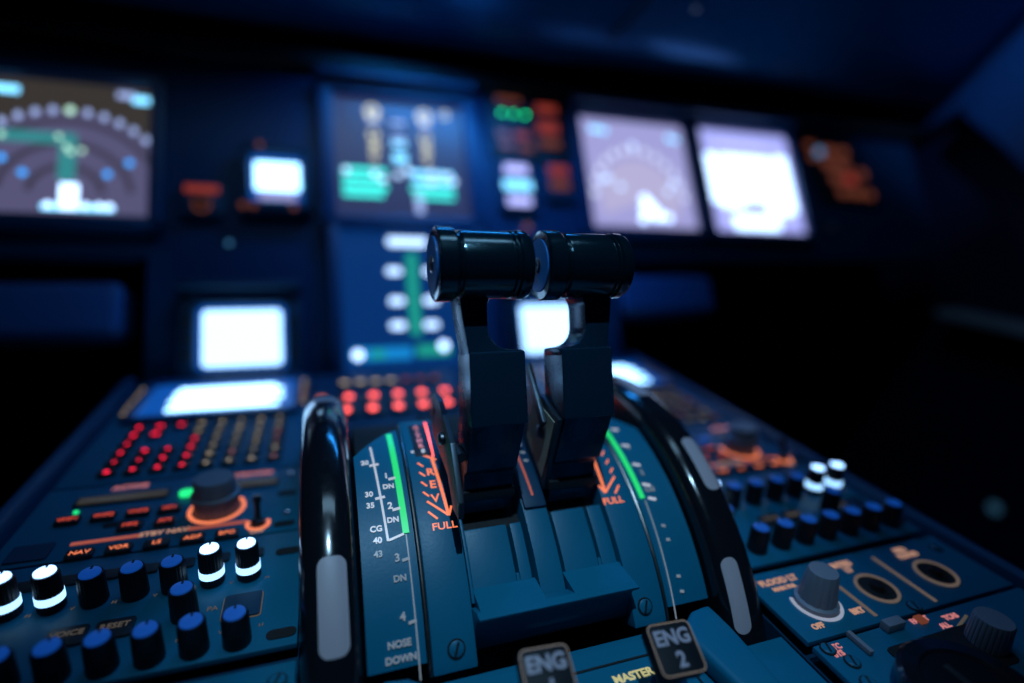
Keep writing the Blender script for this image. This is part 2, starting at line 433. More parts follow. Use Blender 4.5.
# landing gear indicator panel
lg = thing('gear_indicator_panel', 'black panel with three green gear lights and red legends beside the engine display', 'panel', PANEL @ at(0.149, 0.272, 0))
MB().prism(rrect(0.094, 0.082, 0.004), -0.006, 0.0, bev=0.0006).build('faceplate', M['black'], lg)
for x, y, w, h, m in ((0.126, 0.307, 0.030, 0.006, 'rust'), (0.173, 0.300, 0.026, 0.010, 'brick'), (0.172, 0.275, 0.026, 0.014, 'brick'), (0.115, 0.262, 0.014, 0.007, 'rust'), (0.138, 0.262, 0.018, 0.007, 'brick'),
                      (0.172, 0.255, 0.026, 0.010, 'rust'), (0.118, 0.248, 0.014, 0.008, 'rust'), (0.141, 0.246, 0.018, 0.008, 'rust')):
    lx, ly = loc(lg, x, y); MB().prism(rrect(w, h, 0.0015, 2, lx, ly), 0.0004, 0.0014).build('legend_key', M[m], lg)
for x in (0.1165, 0.131, 0.1455):
    lx, ly = loc(lg, x, 0.2885); MB().prism([(lx - 0.0022, ly + 0.0018), (lx + 0.0022, ly + 0.0018), (lx, ly - 0.0022)][::-1], 0.0004, 0.0016).build('gear_light', M['gear_green'], lg)
ck = thing('clock', 'digital clock with three violet readouts under the gear lights', 'clock', PANEL @ at(0.126, 0.199, 0))
MB().prism(rrect(0.046, 0.062, 0.004), -0.006, 0.0, bev=0.0006).build('faceplate', M['panel_dark'], ck)
for y, w, m in ((0.0195, 0.028, 'violet'), (0.0, 0.034, 'cyanblob'), (-0.019, 0.028, 'violet')): MB().prism(rrect(w, 0.011, 0.002), 0.0004, 0.0012, T=at(0, y, 0)).build('readout', M[m], ck)
bf = thing('brake_fan_switch', 'square switch with two red legends right of the digital clock', 'switch', PANEL @ at(0.177, 0.209, 0))
MB().prism(rrect(0.038, 0.050, 0.003), -0.006, 0.0, bev=0.0006).build('faceplate', M['panel_dark'], bf)
for y, m in ((0.0115, 'brick'), (-0.006, 'rust')): MB().prism(rrect(0.024, 0.012, 0.002), 0.0004, 0.0014, T=at(0.001, y, 0)).build('legend_key', M[m], bf)
rl = thing('gear_lever_lamp', 'small round red arrow lamp just above the thrust lever grips', 'lamp', PANEL @ at(0.1335, 0.152, 0))
MB().ring(0.004, 0.0058, 0.002, T=at(0, 0, -0.0065)).build('collar', M['khaki'], rl)
MB().lathe([(0.004, 0), (0.0036, 0.0012), (0, 0.0018)], 16, T=at(0, -0.001, -0.0064)).build('lens', M['brick'], rl)

# first officer's displays
fn = display('navigation_display', 'pale violet map display with faint arc, left of the brightest white display', 'display', 0.2125, 0.3605, 0.151, 0.2955, 'fnd_back', rim=0.011, top_hood=1)
lx, ly = loc(fn, 0.285, 0.188)
MB().ring(0.0, 0.055, 0.0003, T=at(lx, ly, 0.0002), a0=R(-20), a1=R(200)).build('map_area', M['fnd_disc'], fn)
for k in range(13):
    a = R(5 + 14.2 * k); dot(fn, 'heading_mark', 0.285 + 0.063 * math.cos(a), 0.190 + 0.066 * math.sin(a), 0.0036, 'palewhite', 0.0006, 1.2)
for x, y in ((0.231, 0.2805), (0.239, 0.2805), (0.2475, 0.2795), (0.340, 0.278), (0.349, 0.276)): dot(fn, 'readout', x, y, 0.0036, 'cyanblob')
for x, y in ((0.2838, 0.2623), (0.236, 0.213), (0.258, 0.205), (0.335, 0.215), (0.325, 0.203), (0.243, 0.216)): dot(fn, 'bright_mark', x, y, 0.0032, 'sd_white', 0.0009)
for x, y, r_ in ((0.2885, 0.190, 0.006), (0.2885, 0.176, 0.008), (0.3035, 0.170, 0.008), (0.318, 0.167, 0.005), (0.296, 0.182, 0.006), (0.283, 0.164, 0.005)): dot(fn, 'aircraft_symbol', x, y, r_, 'whiteblob', 0.0013)
pf = display('flight_display', 'brightest white flight display at the far right of the screens', 'display', 0.3845, 0.5345, 0.151, 0.2975, 'pfd_back', rim=0.011, top_hood=1)
for x0, y0, x1, y1 in ((0.414, 0.196, 0.500, 0.262), (0.391, 0.192, 0.410, 0.262), (0.505, 0.182, 0.528, 0.266), (0.418, 0.156, 0.492, 0.176), (0.404, 0.186, 0.440, 0.225), (0.478, 0.178, 0.515, 0.225)): bar(pf, 'tape', x0, y0, x1, y1, 'whiteblob', 0.0004 + 0.0001 * int(x0 * 100 % 7), 0.004)
for x in (0.425, 0.44, 0.455, 0.47, 0.485): dot(pf, 'mode_mark', x, 0.280, 0.0038, 'violet')
wl = thing('side_switch_panel', 'dark panel of dim rusty legends at the far right end', 'panel', PANEL @ at(0.628, 0.250, 0))
MB().prism([(-0.064, 0.052), (0.036, 0.052), (0.064, -0.046), (-0.040, -0.046)][::-1], -0.006, 0.0, bev=0.0008).build('faceplate', M['black'], wl)
for x, y, w, h, m in ((0.578, 0.290, 0.016, 0.008, 'rust'), (0.580, 0.272, 0.014, 0.010, 'rust'), (0.612, 0.284, 0.024, 0.012, 'rust'), (0.640, 0.284, 0.018, 0.012, 'rust'), (0.607, 0.262, 0.022, 0.014, 'rust'), (0.635, 0.262, 0.022, 0.014, 'rust'), (0.615, 0.240, 0.020, 0.014, 'rust'),
                      (0.642, 0.241, 0.022, 0.014, 'brick'), (0.668, 0.250, 0.014, 0.014, 'rust'), (0.622, 0.219, 0.018, 0.012, 'rust'), (0.650, 0.219, 0.024, 0.012, 'rust'), (0.674, 0.218, 0.012, 0.012, 'rust')):
    lx, ly = loc(wl, x, y); MB().prism(rrect(w, h, 0.002, 2, lx, ly), 0.0004, 0.0014).build('legend_key', M[m], wl)
lx, ly = loc(wl, 0.5915, 0.279); MB().lathe([(0.006, 0), (0.006, 0.004), (0.004, 0.006), (0, 0.006)], 16, T=at(lx, ly, 0.0004)).build('knob', M['dimblue_led'], wl)
sk = thing('rotary_control', 'small grey dimmer knob on the board under the brightest display', 'knob', PANEL @ at(0.585, 0.1637, -0.0065))
MB().lathe([(0.007, 0.0002), (0.007, 0.002)], 20).build('base', M['black'], sk)
MB().lathe([(0.005, 0.002), (0.0045, 0.010), (0.003, 0.012), (0, 0.012)], 20).build('grip', M['grey_knob'], sk)

# small datalink screens over the keyboard units
for x0, x1, lab in ((-0.190, -0.1175, 'small bright white screen standing over the keypad unit, clear of the levers'), (0.108, 0.1805, 'small bright white screen glimpsed between the two thrust levers')):
    d = display('datalink_screen', lab, 'display', x0, x1, 0.0035, 0.0625, 'screen_edge', rim=0.0135, top_hood=1, group='small white datalink screens', r=0.005, bezmat='panel_dark')
    MB().prism(rrect(0.064, 0.051, 0.004), 0.0003, 0.0008).build('lit_area', M['screen_white'], d)
    for sx in (-1, 1):
        for k in range(3): MB().box((sx * 0.0428, -0.016 + 0.014 * k, 0.0085), (0.007, 0.007, 0.003), bev=0.0008).build('side_key', M['black'], d)
# lower system display
sd = display('system_display', 'lower centre screen with white marks along a green ladder', 'display', -0.068, 0.068, -0.004, 0.142, 'sd_back', rim=0.010)
bar(sd, 'page_title', -0.022, 0.1235, 0.018, 0.1325, 'sd_white', r=0.003)
bar(sd, 'ladder', -0.004, 0.030, 0.006, 0.116, 'sd_green')
for x, y in ((0.002, 0.108), (0.0, 0.092), (0.0, 0.078), (0.0, 0.060), (0.0, 0.044)): dot(sd, 'valve_symbol', x, y, 0.0055, 'sd_green', 0.0008)
for y, xa, xb in ((0.0965, -0.017, 0.020), (0.0655, -0.016, 0.018), (0.0405, -0.0165, 0.0165)):
    for x in (xa, xb): bar(sd, 'white_mark', x - 0.0075, y - 0.0036, x + 0.0075, y + 0.0036, 'sd_white', 0.0005, 0.003)
bar(sd, 'status_line', -0.062, 0.007, -0.004, 0.019, 'sd_cyan', r=0.003); bar(sd, 'status_line', 0.0, 0.009, 0.034, 0.020, 'sd_green', r=0.003)
for x, y in ((-0.0555, 0.0125), (0.027, 0.0185)): dot(sd, 'status_mark', x, y, 0.0048, 'whiteblob', 0.0012)
for x in (-0.040, -0.034, 0.004): dot(sd, 'status_mark', x, 0.0125, 0.0040, 'sd_green', 0.0012)

# lower knee boxes under the outer displays
for x0, x1, y0, y1, lab in ((-0.60, -0.250, 0.040, 0.090, 'dim rounded box under the map display beside the captain'), (0.245, 0.375, 0.050, 0.098, 'blue lit rounded box under the pale violet map display')):
    k = thing('knee_box', lab, 'box', PANEL @ at((x0 + x1) / 2, (y0 + y1) / 2, -0.03))
    MB().box((0, 0, -0.005), (x1 - x0, y1 - y0, 0.05), bev=0.010, seg=4).build('cover', M['trimblue'], k)  # lighter paint stands in for screen light on the recessed box
    MB().box((0, (y1 - y0) / 2 + 0.006, -0.012), (x1 - x0 - 0.03, 0.013, 0.03)).build('bracket', M['black'], k)

# ------------------------------------------------------------------ pedestal
ped = thing('pedestal', 'wide blue grey centre pedestal carrying every control panel', 'pedestal')
b = MB()
for xa, xb in ((-0.2280, -0.0980), (0.0975, 0.2280)):
    b.box(((xa + xb) / 2, 0.20, (FLOOR - 0.005) / 2 - 0.0025), (xb - xa, 0.60, -FLOOR - 0.006))
b.build('console_body', M['panel_dark'], ped)
b = MB(); b.box((0, 0.425, -0.23), (0.190, 0.140, 0.44)); b.build('console_front', M['panel_dark'], ped)
for s in (-1, 1):
    MB().box((s * 0.2310, 0.20, -0.020), (0.006, 0.60, 0.016)).build('side_gap', M['slot'], ped)
    MB().box((s * 0.2375, 0.20, -0.012), (0.0075, 0.60, 0.028), bev=0.002).build('side_rail', M['rail'], ped)
b = MB()
b.box((0, 0.0853, -0.0115), (0.1455, 0.1405, 0.007))
for s in (-1, 1): b.box((s * 0.0846, 0.0765, -0.0115), (0.0235, 0.123, 0.007))
b.build('centre_plate', M['panel'], ped)
b = MB()
b.box((-0.012, 0.1455, -0.0078), (0.110, 0.0008, 0.0006)); b.box((0.0, 0.098, -0.0078), (0.14, 0.0008, 0.0006)); b.box((0.048, 0.11, -0.0078), (0.0008, 0.05, 0.0006))
b.build('plate_groove', M['slot'], ped)
MB().text('MASTER', 0.0048, 0.0240, 0.1385, -0.0079, 0.03).build('legend', M['yellowlit'], ped)
def slotted_screw(parent, x, y, z, r, T=None, name='fastener', m='panel'):
    s = MB(); s.lathe([(0, 0), (r, 0), (r, 0.0007), (r * 0.85, 0.001), (0, 0.001)], 20)
    Q = (T if T is not None else Matrix.Identity(4)) @ at(x, y, z)
    o = s.build(name, M[m], parent, T=Q)
    k = MB(); k.box((0, 0, 0.0011), (r * 1.7, r * 0.28, 0.0003)); k.ring(r, r * 1.22, 0.0004, seg=24)
    k.build('screw_slot', M['slot'], o, T=Q @ Matrix.Rotation(R(70), 4, 'Z'))
    return o
for x, y in ((0.0545, 0.138), (0.0665, 0.1335), (0.060, 0.104), (-0.0545, 0.130)):
    slotted_screw(ped, x, y, -0.008, 0.0022)

# wheel guards: raised rounded housings at the aft end of each trim wheel
for s in (-1, 1):
    g = MB()
    out = [(0.050 * s, 0.1405), (0.0525 * s, 0.148), (0.060 * s, 0.1535), (0.0700 * s, 0.1548), (0.0712 * s, 0.142), (0.0712 * s, 0.098), (0.064 * s, 0.094), (0.056 * s, 0.104)]
    if s > 0: out = out[::-1]
    g.prism(out, -0.0078, 0.0015, bev=0.003, seg=3)
    g.build('wheel_guard', M['panel'], ped)

# ------------------------------------------------------------------ throttle quadrant
tq = thing('throttle_quadrant', 'curved blue quadrant body between the trim wheels with lever slots', 'throttle quadrant', at(0, 0.21, 0))
tq_inv = tq.matrix_world.inverted()
bpy.context.view_layer.update()
def qbuild(mb, name, m, fm=None, parent=None, sharp=35):
    o = mb.build(name, m, None, fmap=fm, sharp=sharp)
    o.data.transform(tq_inv)
    o.parent = parent or tq
    return o
def arc_band(mb, x0, x1, a0, a1, r0, r1, n=28):
    """a curved slab between two angles round the quadrant axis"""
    P = []
    for k in range(n + 1):
        a = R(a0 + (a1 - a0) * k / n)
        P.append((math.cos(a), math.sin(a)))
    b = bmesh.new(); rows = []
    for c, q in P:
        rows.append([b.verts.new((x, OY + r * c, OZ + r * q)) for x, r in ((x0, r0), (x1, r0), (x1, r1), (x0, r1))])
    for p, q in zip(rows, rows[1:]):
        for i in range(4): b.faces.new((p[i], p[(i + 1) % 4], q[(i + 1) % 4], q[i]))
    b.faces.new(rows[0]); b.faces.new(rows[-1][::-1])
    bmesh.ops.recalc_face_normals(b, faces=b.faces[:])
    bmesh.ops.bevel(b, geom=[e for e in b.edges if e.calc_face_angle(0) > 0.8], offset=0.0006, segments=2, profile=0.6, affect='EDGES')
    mb._add(b); return mb
b = MB()
arc_band(b, -0.0505, -0.0335, 91, 149.0, 0.085, 0.1192)      # side cheeks
arc_band(b, 0.0350, 0.0505, 91, 149.0, 0.085, 0.1192)
arc_band(b, -0.0040, 0.0070, 88, 140.5, 0.085, 0.1188)       # rib between the levers
arc_band(b, -0.0330, -0.0316, 112, 138.6, 0.10, 0.1182)
qbuild(b, 'side_cheek', M['panel'])
b = MB()
for x0, x1, sx0, sx1, a0 in ((-0.0315, -0.0060, -0.0128, -0.0112, 124.6), (0.0090, 0.0338, 0.0250, 0.0266, 123.4)):
    arc_band(b, x0, sx0, a0, 137.5, 0.09, 0.1172); arc_band(b, sx1, x1, a0, 137.5, 0.09, 0.1172)
    arc_band(b, sx0, sx1, 134.5, 137.5, 0.09, 0.1172)
qbuild(b, 'lever_track', M['panel'])
b = MB(); arc_band(b, -0.032, 0.034, 60, 138, 0.085, 0.1095); arc_band(b, -0.072, 0.072, 62, 100, 0.085, 0.1060); qbuild(b, 'slot_floor', M['slot'])
# ramps and the lip across the bottom of the tracks
def yz_prism(mb, prof, x0, x1, bev=0.0): return mb.prism(prof, x0, x1, bev=bev, T=YZX)
def pol(a, r): return (OY + r * math.cos(R(a)), OZ + r * math.sin(R(a)))
b = MB()
for x0, x1 in ((-0.0318, -0.0050), (0.0075, 0.0345)):
    yz_prism(b, [pol(136.0, 0.1171), pol(140.25, 0.1271), pol(140.6, 0.10), pol(136.0, 0.10)], x0, x1)
qbuild(b, 'track_ramp', M['panel'])
b = MB()
lip = [pol(139.3, 0.1188), pol(140.0, 0.1265), pol(140.4, 0.1274), (0.1570, 0.0155), (0.1572, 0.0142), (0.1590, 0.0130), (0.1608, 0.0110), (0.1622, 0.0070), (0.1634, 0.0), (0.1640, -0.0052), (0.1760, -0.0060), pol(139, 0.10)]
yz_prism(b, lip, -0.0335, 0.0350, bev=0.0003)
qbuild(b, 'lip', M['panel'], sharp=50)
# trim scale plates outboard of the cheeks
b = MB()
def slant_plate(mb, xi, xo, ai, ao, a1=146.5, r0=0.095, r1=QR - 0.0003, n=30, m=6):
    bm = bmesh.new(); rows = []
    for i in range(m + 1):
        x = xi + (xo - xi) * i / m; a0 = ai + (ao - ai) * (i / m) ** 1.4; rows.append([])
        for k in range(n + 1):
            a = R(a0 + (a1 - a0) * k / n)
            rows[-1].append((bm.verts.new((x, OY + r1 * math.cos(a), OZ + r1 * math.sin(a))), bm.verts.new((x, OY + r0 * math.cos(a), OZ + r0 * math.sin(a)))))
    for p, q in zip(rows, rows[1:]):
        for k in range(n):
            bm.faces.new((p[k][0], p[k + 1][0], q[k + 1][0], q[k][0])); bm.faces.new((p[k][1], q[k][1], q[k + 1][1], p[k + 1][1]))
        for k in (0, n): bm.faces.new((p[k][0], q[k][0], q[k][1], p[k][1]))
    for row in (rows[0], rows[-1]):
        for k in range(n): bm.faces.new((row[k][0], row[k][1], row[k + 1][1], row[k + 1][0]))
    bmesh.ops.recalc_face_normals(bm, faces=bm.faces[:])
    mb._add(bm)
slant_plate(b, -0.0525, -0.0738, 94.5, 103.5); qbuild(b, 'scale_plate', M['panel'])
b = MB(); slant_plate(b, 0.0525, 0.0735, 94.5, 103.5); qbuild(b, 'scale_plate', M['panel'])
for s in (-1, 1):
    b = MB(); arc_band(b, s * 0.0514 - 0.0006, s * 0.0514 + 0.0006, 93, 149, 0.09, 0.1194, 40); qbuild(b, 'edge_strip', M['bronze'])
# short foot closing the gap to the centre plate
b = MB(); b.box((0, 0.1640, -0.034), (0.100, 0.014, 0.004)); qbuild(b, 'foot', M['slot'])

W = (0.0006)
def line(pts, w, m, name, h=0.0003, sub=6):
    """pts as (x, angle) on the quadrant; drawn in arc length"""
    mb = MB(); mb.strip([(x, -R(a) * QR) for x, a in pts], w, h, sub)
    return qbuild(mb, name, M[m], lambda v: (v.x, OY + (QR + v.z) * math.cos(-v.y / QR), OZ + (QR + v.z) * math.sin(-v.y / QR)))
def qtext(s, size, x, a, m, name='legend', bold=0.02, sx=1.0, rot=0.0):
    mb = MB(); mb.text(s, size, 0, 0, 0, bold, 0.0003, rot, sx)
    return qbuild(mb, name, M[m], cylmap(x, a))
# left cheek: reverse scale
for s in (-1, 1):
    X = lambda x: x if s < 0 else -x - 0.0 + 0.0005
    line([(X(-0.0393), 106.8), (X(-0.0372), 120.9)], 0.0014, 'orange', 'arrow')
    line([(X(-0.0372), 121.3), (X(-0.0452), 117.7)], 0.0010, 'orange', 'arrow')
    line([(X(-0.0370), 121.4), (X(-0.0352), 119.4)], 0.0010, 'orange', 'arrow')
    line([(X(-0.0452), 104.6), (X(-0.0375), 107.2)], 0.0011, 'orange', 'arrow')
    for a0 in (107.6, 110.3, 112.9, 115.4): line([(X(-0.0462), a0), (X(-0.0440), a0 + 1.2)], 0.0008, 'orange', 'hatch_mark')
    line([(X(-0.0455), 120.0), (X(-0.0420), 121.8)], 0.0009, 'orange', 'hatch_mark')
    qtext('FULL', 0.0043, X(-0.0396), 123.45, 'orange', bold=0.015, sx=1.15)
for ch, a in (('R', 110.6), ('E', 113.9), ('V', 117.3)): qtext(ch, 0.0054, -0.0414, a, 'orange', bold=0.02, sx=1.1)
mb = MB(); arc_band(mb, -0.0466, -0.0385, 93.5, 105.6, 0.118, 0.1196, 12); qbuild(mb, 'window', M['black'])
for k, ch in enumerate('A/THR'): qtext(ch, 0.0034, -0.0430, 95.0 + 1.9 * k, 'pinklit', bold=0.06).location.z += 0.0006
qtext('0', 0.0030, -0.0425, 104.4, 'whitelit', bold=0.08).location.z += 0.0006
line([(-0.0375, 92.5), (-0.0385, 106.2)], 0.0009, 'red', 'arrow')
line([(-0.0480, 104.0), (-0.0467, 104.0)], 0.0014, 'whitelit', 'tick')
# left trim scale
line([(-0.0566, 96.5), (-0.0556, 123.7)], 0.0026, 'green_band', 'green_band', sub=14)
line([(-0.0660, 101.0), (-0.0630, 124.7), (-0.0565, 123.8)], 0.0009, 'whitelit', 'scale_line', sub=10)
line([(-0.0557, 124.0), (-0.0553, 149.0)], 0.0005, 'greylit', 'scale_line', sub=14)
for a, x, w, m in ((106.9, -0.0650, 0.004, 'whitelit'), (115.6, -0.0640, 0.004, 'whitelit'), (111.2, -0.0582, 0.003, 'whitelit'), (118.6, -0.0580, 0.0032, 'whitelit'), (128.8, -0.0565, 0.003, 'greylit'), (139.6, -0.0563, 0.003, 'greylit')):
    line([(x - w * .6, a), (x + w * .4, a - 0.25)], 0.0011, m, 'tick', sub=1)
for s_, x, a, m, sz in (('1', -0.0608, 110.2, 'whitelit', .0038), ('DN', -0.0604, 113.0, 'whitelit', .0032), ('2', -0.0607, 117.6, 'whitelit', .0042), ('DN', -0.0602, 120.7, 'whitelit', .0032), ('3', -0.0601, 128.2, 'greylit', .0042), ('DN', -0.0598, 131.9, 'greylit', .0033),
                     ('4', -0.0600, 138.4, 'greylit', .0042), ('NOSE', -0.0620, 142.6, 'greylit', .0034), ('DOWN', -0.0617, 145.0, 'greylit', .0034), ('CG', -0.0672, 122.1, 'whitelit', .0034), ('40', -0.0670, 124.4, 'whitelit', .0034), ('43', -0.0672, 127.0, 'greylit', .0034),
                     ('20', -0.0692, 105.9, 'whitelit', .0034), ('30', -0.0688, 114.4, 'whitelit', .0034), ('35', -0.0686, 117.0, 'whitelit', .0034)):
    qtext(s_, sz, x, a, m, bold=0.03)
# right trim scale
line([(0.0545, 97.5), (0.0555, 123.9)], 0.0026, 'green_band', 'green_band', sub=14)
line([(0.0563, 124.5), (0.0553, 149.0)], 0.0005, 'greylit', 'scale_line', sub=14)
for a in (103, 109, 115, 120.5, 124): line([(0.0585, a), (0.0622, a + 0.6)], 0.0013, 'whitelit', 'tick', sub=1)
for s_, a in (('1', 110), ('2', 117.6), ('CG', 122.0)): qtext(s_, 0.0036, 0.0612, a, 'greylit', bold=0.03)
for a in (130.5, 133.5, 141.0, 144.0): line([(0.0600, a), (0.0618, a + 0.2)], 0.0012, 'greylit', 'tick', sub=1)
for s in (-1, 1):
    T = Matrix.Translation((0.0412 * s, *pol(145.3, 0.1192))) @ Matrix.Rotation(R(145.3 - 90), 4, 'X')
    o = slotted_screw(tq, 0, 0, 0, 0.0029, T=tq_inv @ T, name='fastener')
# middle scale between the levers
mb = MB(); arc_band(mb, -0.0035, 0.0068, 95, 122.5, 0.118, 0.1206, 14); qbuild(mb, 'centre_scale', M['panel_dark'])
for a in (106, 108.5, 111, 113.5, 116, 118.5, 120.5):
    o = line([(0.0030, a), (0.0052, a + 0.3)], 0.0012, 'greylit', 'tick', sub=1); o.location.z += 0.0014
o = line([(0.0005, 104), (0.0015, 120)], 0.0010, 'orange_dim', 'scale_line'); o.location.z += 0.0014; o.location.y -= 0.0006

# ------------------------------------------------------------------ thrust levers
def make_lever(s, label):
    """s = -1 for the lever nearer the captain, +1 for its mirror image"""
    t = thing('thrust_lever', label, 'lever', at(0.0195 * s, 0.2, 0.036), 'thrust levers')
    inv = t.matrix_world.inverted(); bpy.context.view_layer.update()
    def put(mb, name, m, parent=None, sharp=35):
        o = mb.build(name, m, None, sharp=sharp); o.data.transform(inv); o.parent = parent or t; return o
    mx = lambda pts: [(x * s * -1, y) for x, y in pts] if s > 0 else pts
    # frame of the front face: x sideways, y up the face, z towards the pilot
    by, bz, ty, tz = 0.1868, 0.0800, 0.1957, 0.1088
    L = math.hypot(ty - by, tz - bz); uy, uz = (ty - by) / L, (tz - bz) / L
    F = Matrix(((1, 0, 0, 0), (0, uy, -uz, by), (0, uz, uy, bz), (0, 0, 0, 1)))
    block = [(-0.0311, -0.0006), (-0.0072, -0.0006), (-0.0075, L - 0.001), (-0.0308, L - 0.001)] if s < 0 else [(-0.0325, -0.0006), (-0.0086, -0.0006), (-0.0088, L - 0.001), (-0.0321, L - 0.001)]
    b = MB(); b.prism(mx(block) if s < 0 else [(x, y) for x, y in mx(block)], -0.021, 0.0, bev=0.0013, seg=3, T=F); put(b, 'shank', M['gloss'])
    neck = [(-0.0308, L - 0.004), (-0.0085, L - 0.004), (-0.0080, L - 0.0008)]
    hx = -0.0224 if s < 0 else -0.0208
    for k in range(9):
        a = R(270 - 90 * k / 8); neck.append((hx + 0.0085 + 0.0085 * math.cos(a), L + 0.0082 + 0.0085 * math.sin(a)))
    neck += [(hx, L + 0.0165)]
    for k in range(1, 6):
        a = R(180 - 70 * k / 5); neck.append((hx + 0.0058 + 0.0058 * math.cos(a), L + 0.0165 + 0.006 * math.sin(a)))
    neck += [(hx + 0.0060, L + 0.026), (-0.0325, L + 0.026), (-0.0335, L + 0.020), (-0.0326, L + 0.012), (-0.0308, L - 0.001)]
    neck = neck if s < 0 else [(-x, y) for x, y in neck]
    b = MB(); b.prism(neck, -0.0185, -0.0012, bev=0.0007, seg=2, T=F); put(b, 'neck', M['gloss'], sharp=40)
    # lower shank going down into the slot
    b = MB()
    lower = [(0.1878, 0.0796), (0.1945, 0.0560), (0.1985, 0.0520), (0.1975, 0.0395), (0.1990, 0.0330), (0.2180, 0.0330), (0.2110, 0.0700), (0.2080, 0.0820)]
    x0, x1 = (-0.0305, -0.0082) if s < 0 else (0.0096, 0.0318)
    b.prism(lower, x0, x1, bev=0.0007, T=YZX); put(b, 'lower_shank', M['gloss'])
    b = MB(); b.box(((x0 + x1) / 2, 0.2015, 0.0425), (0.0242, 0.010, 0.0050), bev=0.0012, T=None); put(b, 'boot', M['black'])
    # flank plate with its bolt, on the captain's side of each lever
    px = x0 - 0.0060 if s < 0 else x0 - 0.0014
    pl = [(0.2300, 0.0570), (0.2380, 0.0640), (0.2380, 0.0730), (0.2300, 0.0780), (0.2185, 0.0785), (0.2100, 0.0745), (0.1945, 0.0700), (0.1775, 0.0525), (0.1775, 0.0455), (0.1860, 0.0445), (0.1980, 0.0535)]
    if s > 0:
        pl = [(0.2300, 0.0570), (0.2380, 0.0640), (0.2380, 0.0730), (0.2300, 0.0785), (0.2185, 0.0800), (0.2080, 0.0815), (0.1892, 0.0785), (0.1958, 0.0555), (0.1990, 0.0400), (0.2150, 0.0370)]
    b = MB(); b.prism(pl[::-1], px - 0.0012, px + 0.0012, bev=0.0005, T=YZX); fp = put(b, 'flank_plate', M['dark_steel'])
    b = MB(); b.lathe([(0.0030, 0), (0.0030, 0.0012), (0.0022, 0.0020), (0, 0.0022)], 16, T=Matrix.Translation((px - 0.0014, 0.2060 if s > 0 else 0.2080, 0.0655)) @ Matrix.Rotation(R(-90), 4, 'Y')); put(b, 'bolt', M['steel'], fp)
    b = MB(); b.lathe([(0.0022, 0), (0.0022, 0.0006), (0, 0.0008)], 12, T=Matrix.Translation((px - 0.0012, 0.2290, 0.0700)) @ Matrix.Rotation(R(-90), 4, 'Y')); put(b, 'bolt', M['steel'], fp)
    b = MB(); b.tube([(px + 0.004, 0.196 + 0.004 * k, 0.062 - 0.0002 * k * k) for k in range(9)], 0.0022, 8); put(b, 'link_rod', M['dark_steel'], fp)
    if s > 0:
        b = MB(); b.prism([(0.2010, 0.0450), (0.1972, 0.0570), (0.1925, 0.0760), (0.2180, 0.0780), (0.2220, 0.0560)], px - 0.0016, px - 0.0011, T=YZX); put(b, 'flank_sheen', M['khaki'], fp)  # khaki sheen of the flank plate, put in as a coloured sheet
        b = MB(); b.box((0, 0, 0), (0.0022, 0.030, 0.0050), bev=0.0006, T=Matrix.Translation((px - 0.0032, 0.2110, 0.0815)) @ Matrix.Rotation(R(40), 4, 'X')); put(b, 'link_bar', M['dark_steel'], fp)
    # grip: turned cylinder with collars
    gx0, gx1 = (-0.0437, -0.0052) if s < 0 else (0.0002, 0.0386)
    Lg = gx1 - gx0; r = 0.0137
    prof = [(0, 0.0), (r - 0.0016, 0.0), (r + 0.0002, 0.0003), (r + 0.0008, 0.0010), (r + 0.0008, 0.0070), (r + 0.0002, 0.0079), (r - 0.0010, 0.0086), (r - 0.0012, 0.0094), (r - 0.0003, 0.0101), (r - 0.0002, 0.0106),
            (r - 0.0002, Lg - 0.0093), (r - 0.0009, Lg - 0.0089), (r - 0.0009, Lg - 0.0084), (r + 0.0001, Lg - 0.0080), (r + 0.0001, Lg - 0.0074), (r - 0.0010, Lg - 0.0069), (r - 0.0010, Lg - 0.0064), (r + 0.0002, Lg - 0.0058), (r + 0.0002, Lg - 0.0028), (r - 0.0007, Lg - 0.0010), (r - 0.0024, Lg - 0.0002), (0, Lg)]
    G = Matrix.Translation((gx0, 0.2065, 0.1405)) @ ZX
    b = MB(); b.lathe(prof, 72, T=G, cap=False); grip = put(b, 'grip', M['grip'], sharp=28)
    # end disc with a countersunk screw (on the captain's side end)
    E = Matrix.Translation((gx0 - 0.00005, 0.2065, 0.1405)) @ Matrix.Rotation(R(-90), 4, 'Y')
    b = MB(); b.ring(0.0034, 0.0109, 0.0004, T=E, seg=48); put(b, 'end_disc', M['disc_blue'], grip)
    b = MB(); b.lathe([(0.0034, 0), (0.0034, 0.0005), (0.0026, 0.0011), (0.0010, 0.0009), (0.0006, 0.0002), (0, 0.0002)], 20, T=E, cap=False); put(b, 'end_screw', M['bronze'], grip)
    # black autothrust button hole under the collar
    b = MB(); b.lathe([(0, 0), (0.0022, 0), (0.0022, 0.0007), (0, 0.0009)], 16, T=Matrix.Translation(((gx0 + 0.0285) if s < 0 else gx0 + 0.0145, 0.1978, 0.1310)) @ Matrix.Rotation(R(130), 4, 'X')); put(b, 'push_button', M['black'], grip)
    return t
make_lever(-1, 'left of the two black thrust levers, standing next to the REV lettering')
make_lever(1, 'right of the two black thrust levers, standing behind the ENG 2 switch')

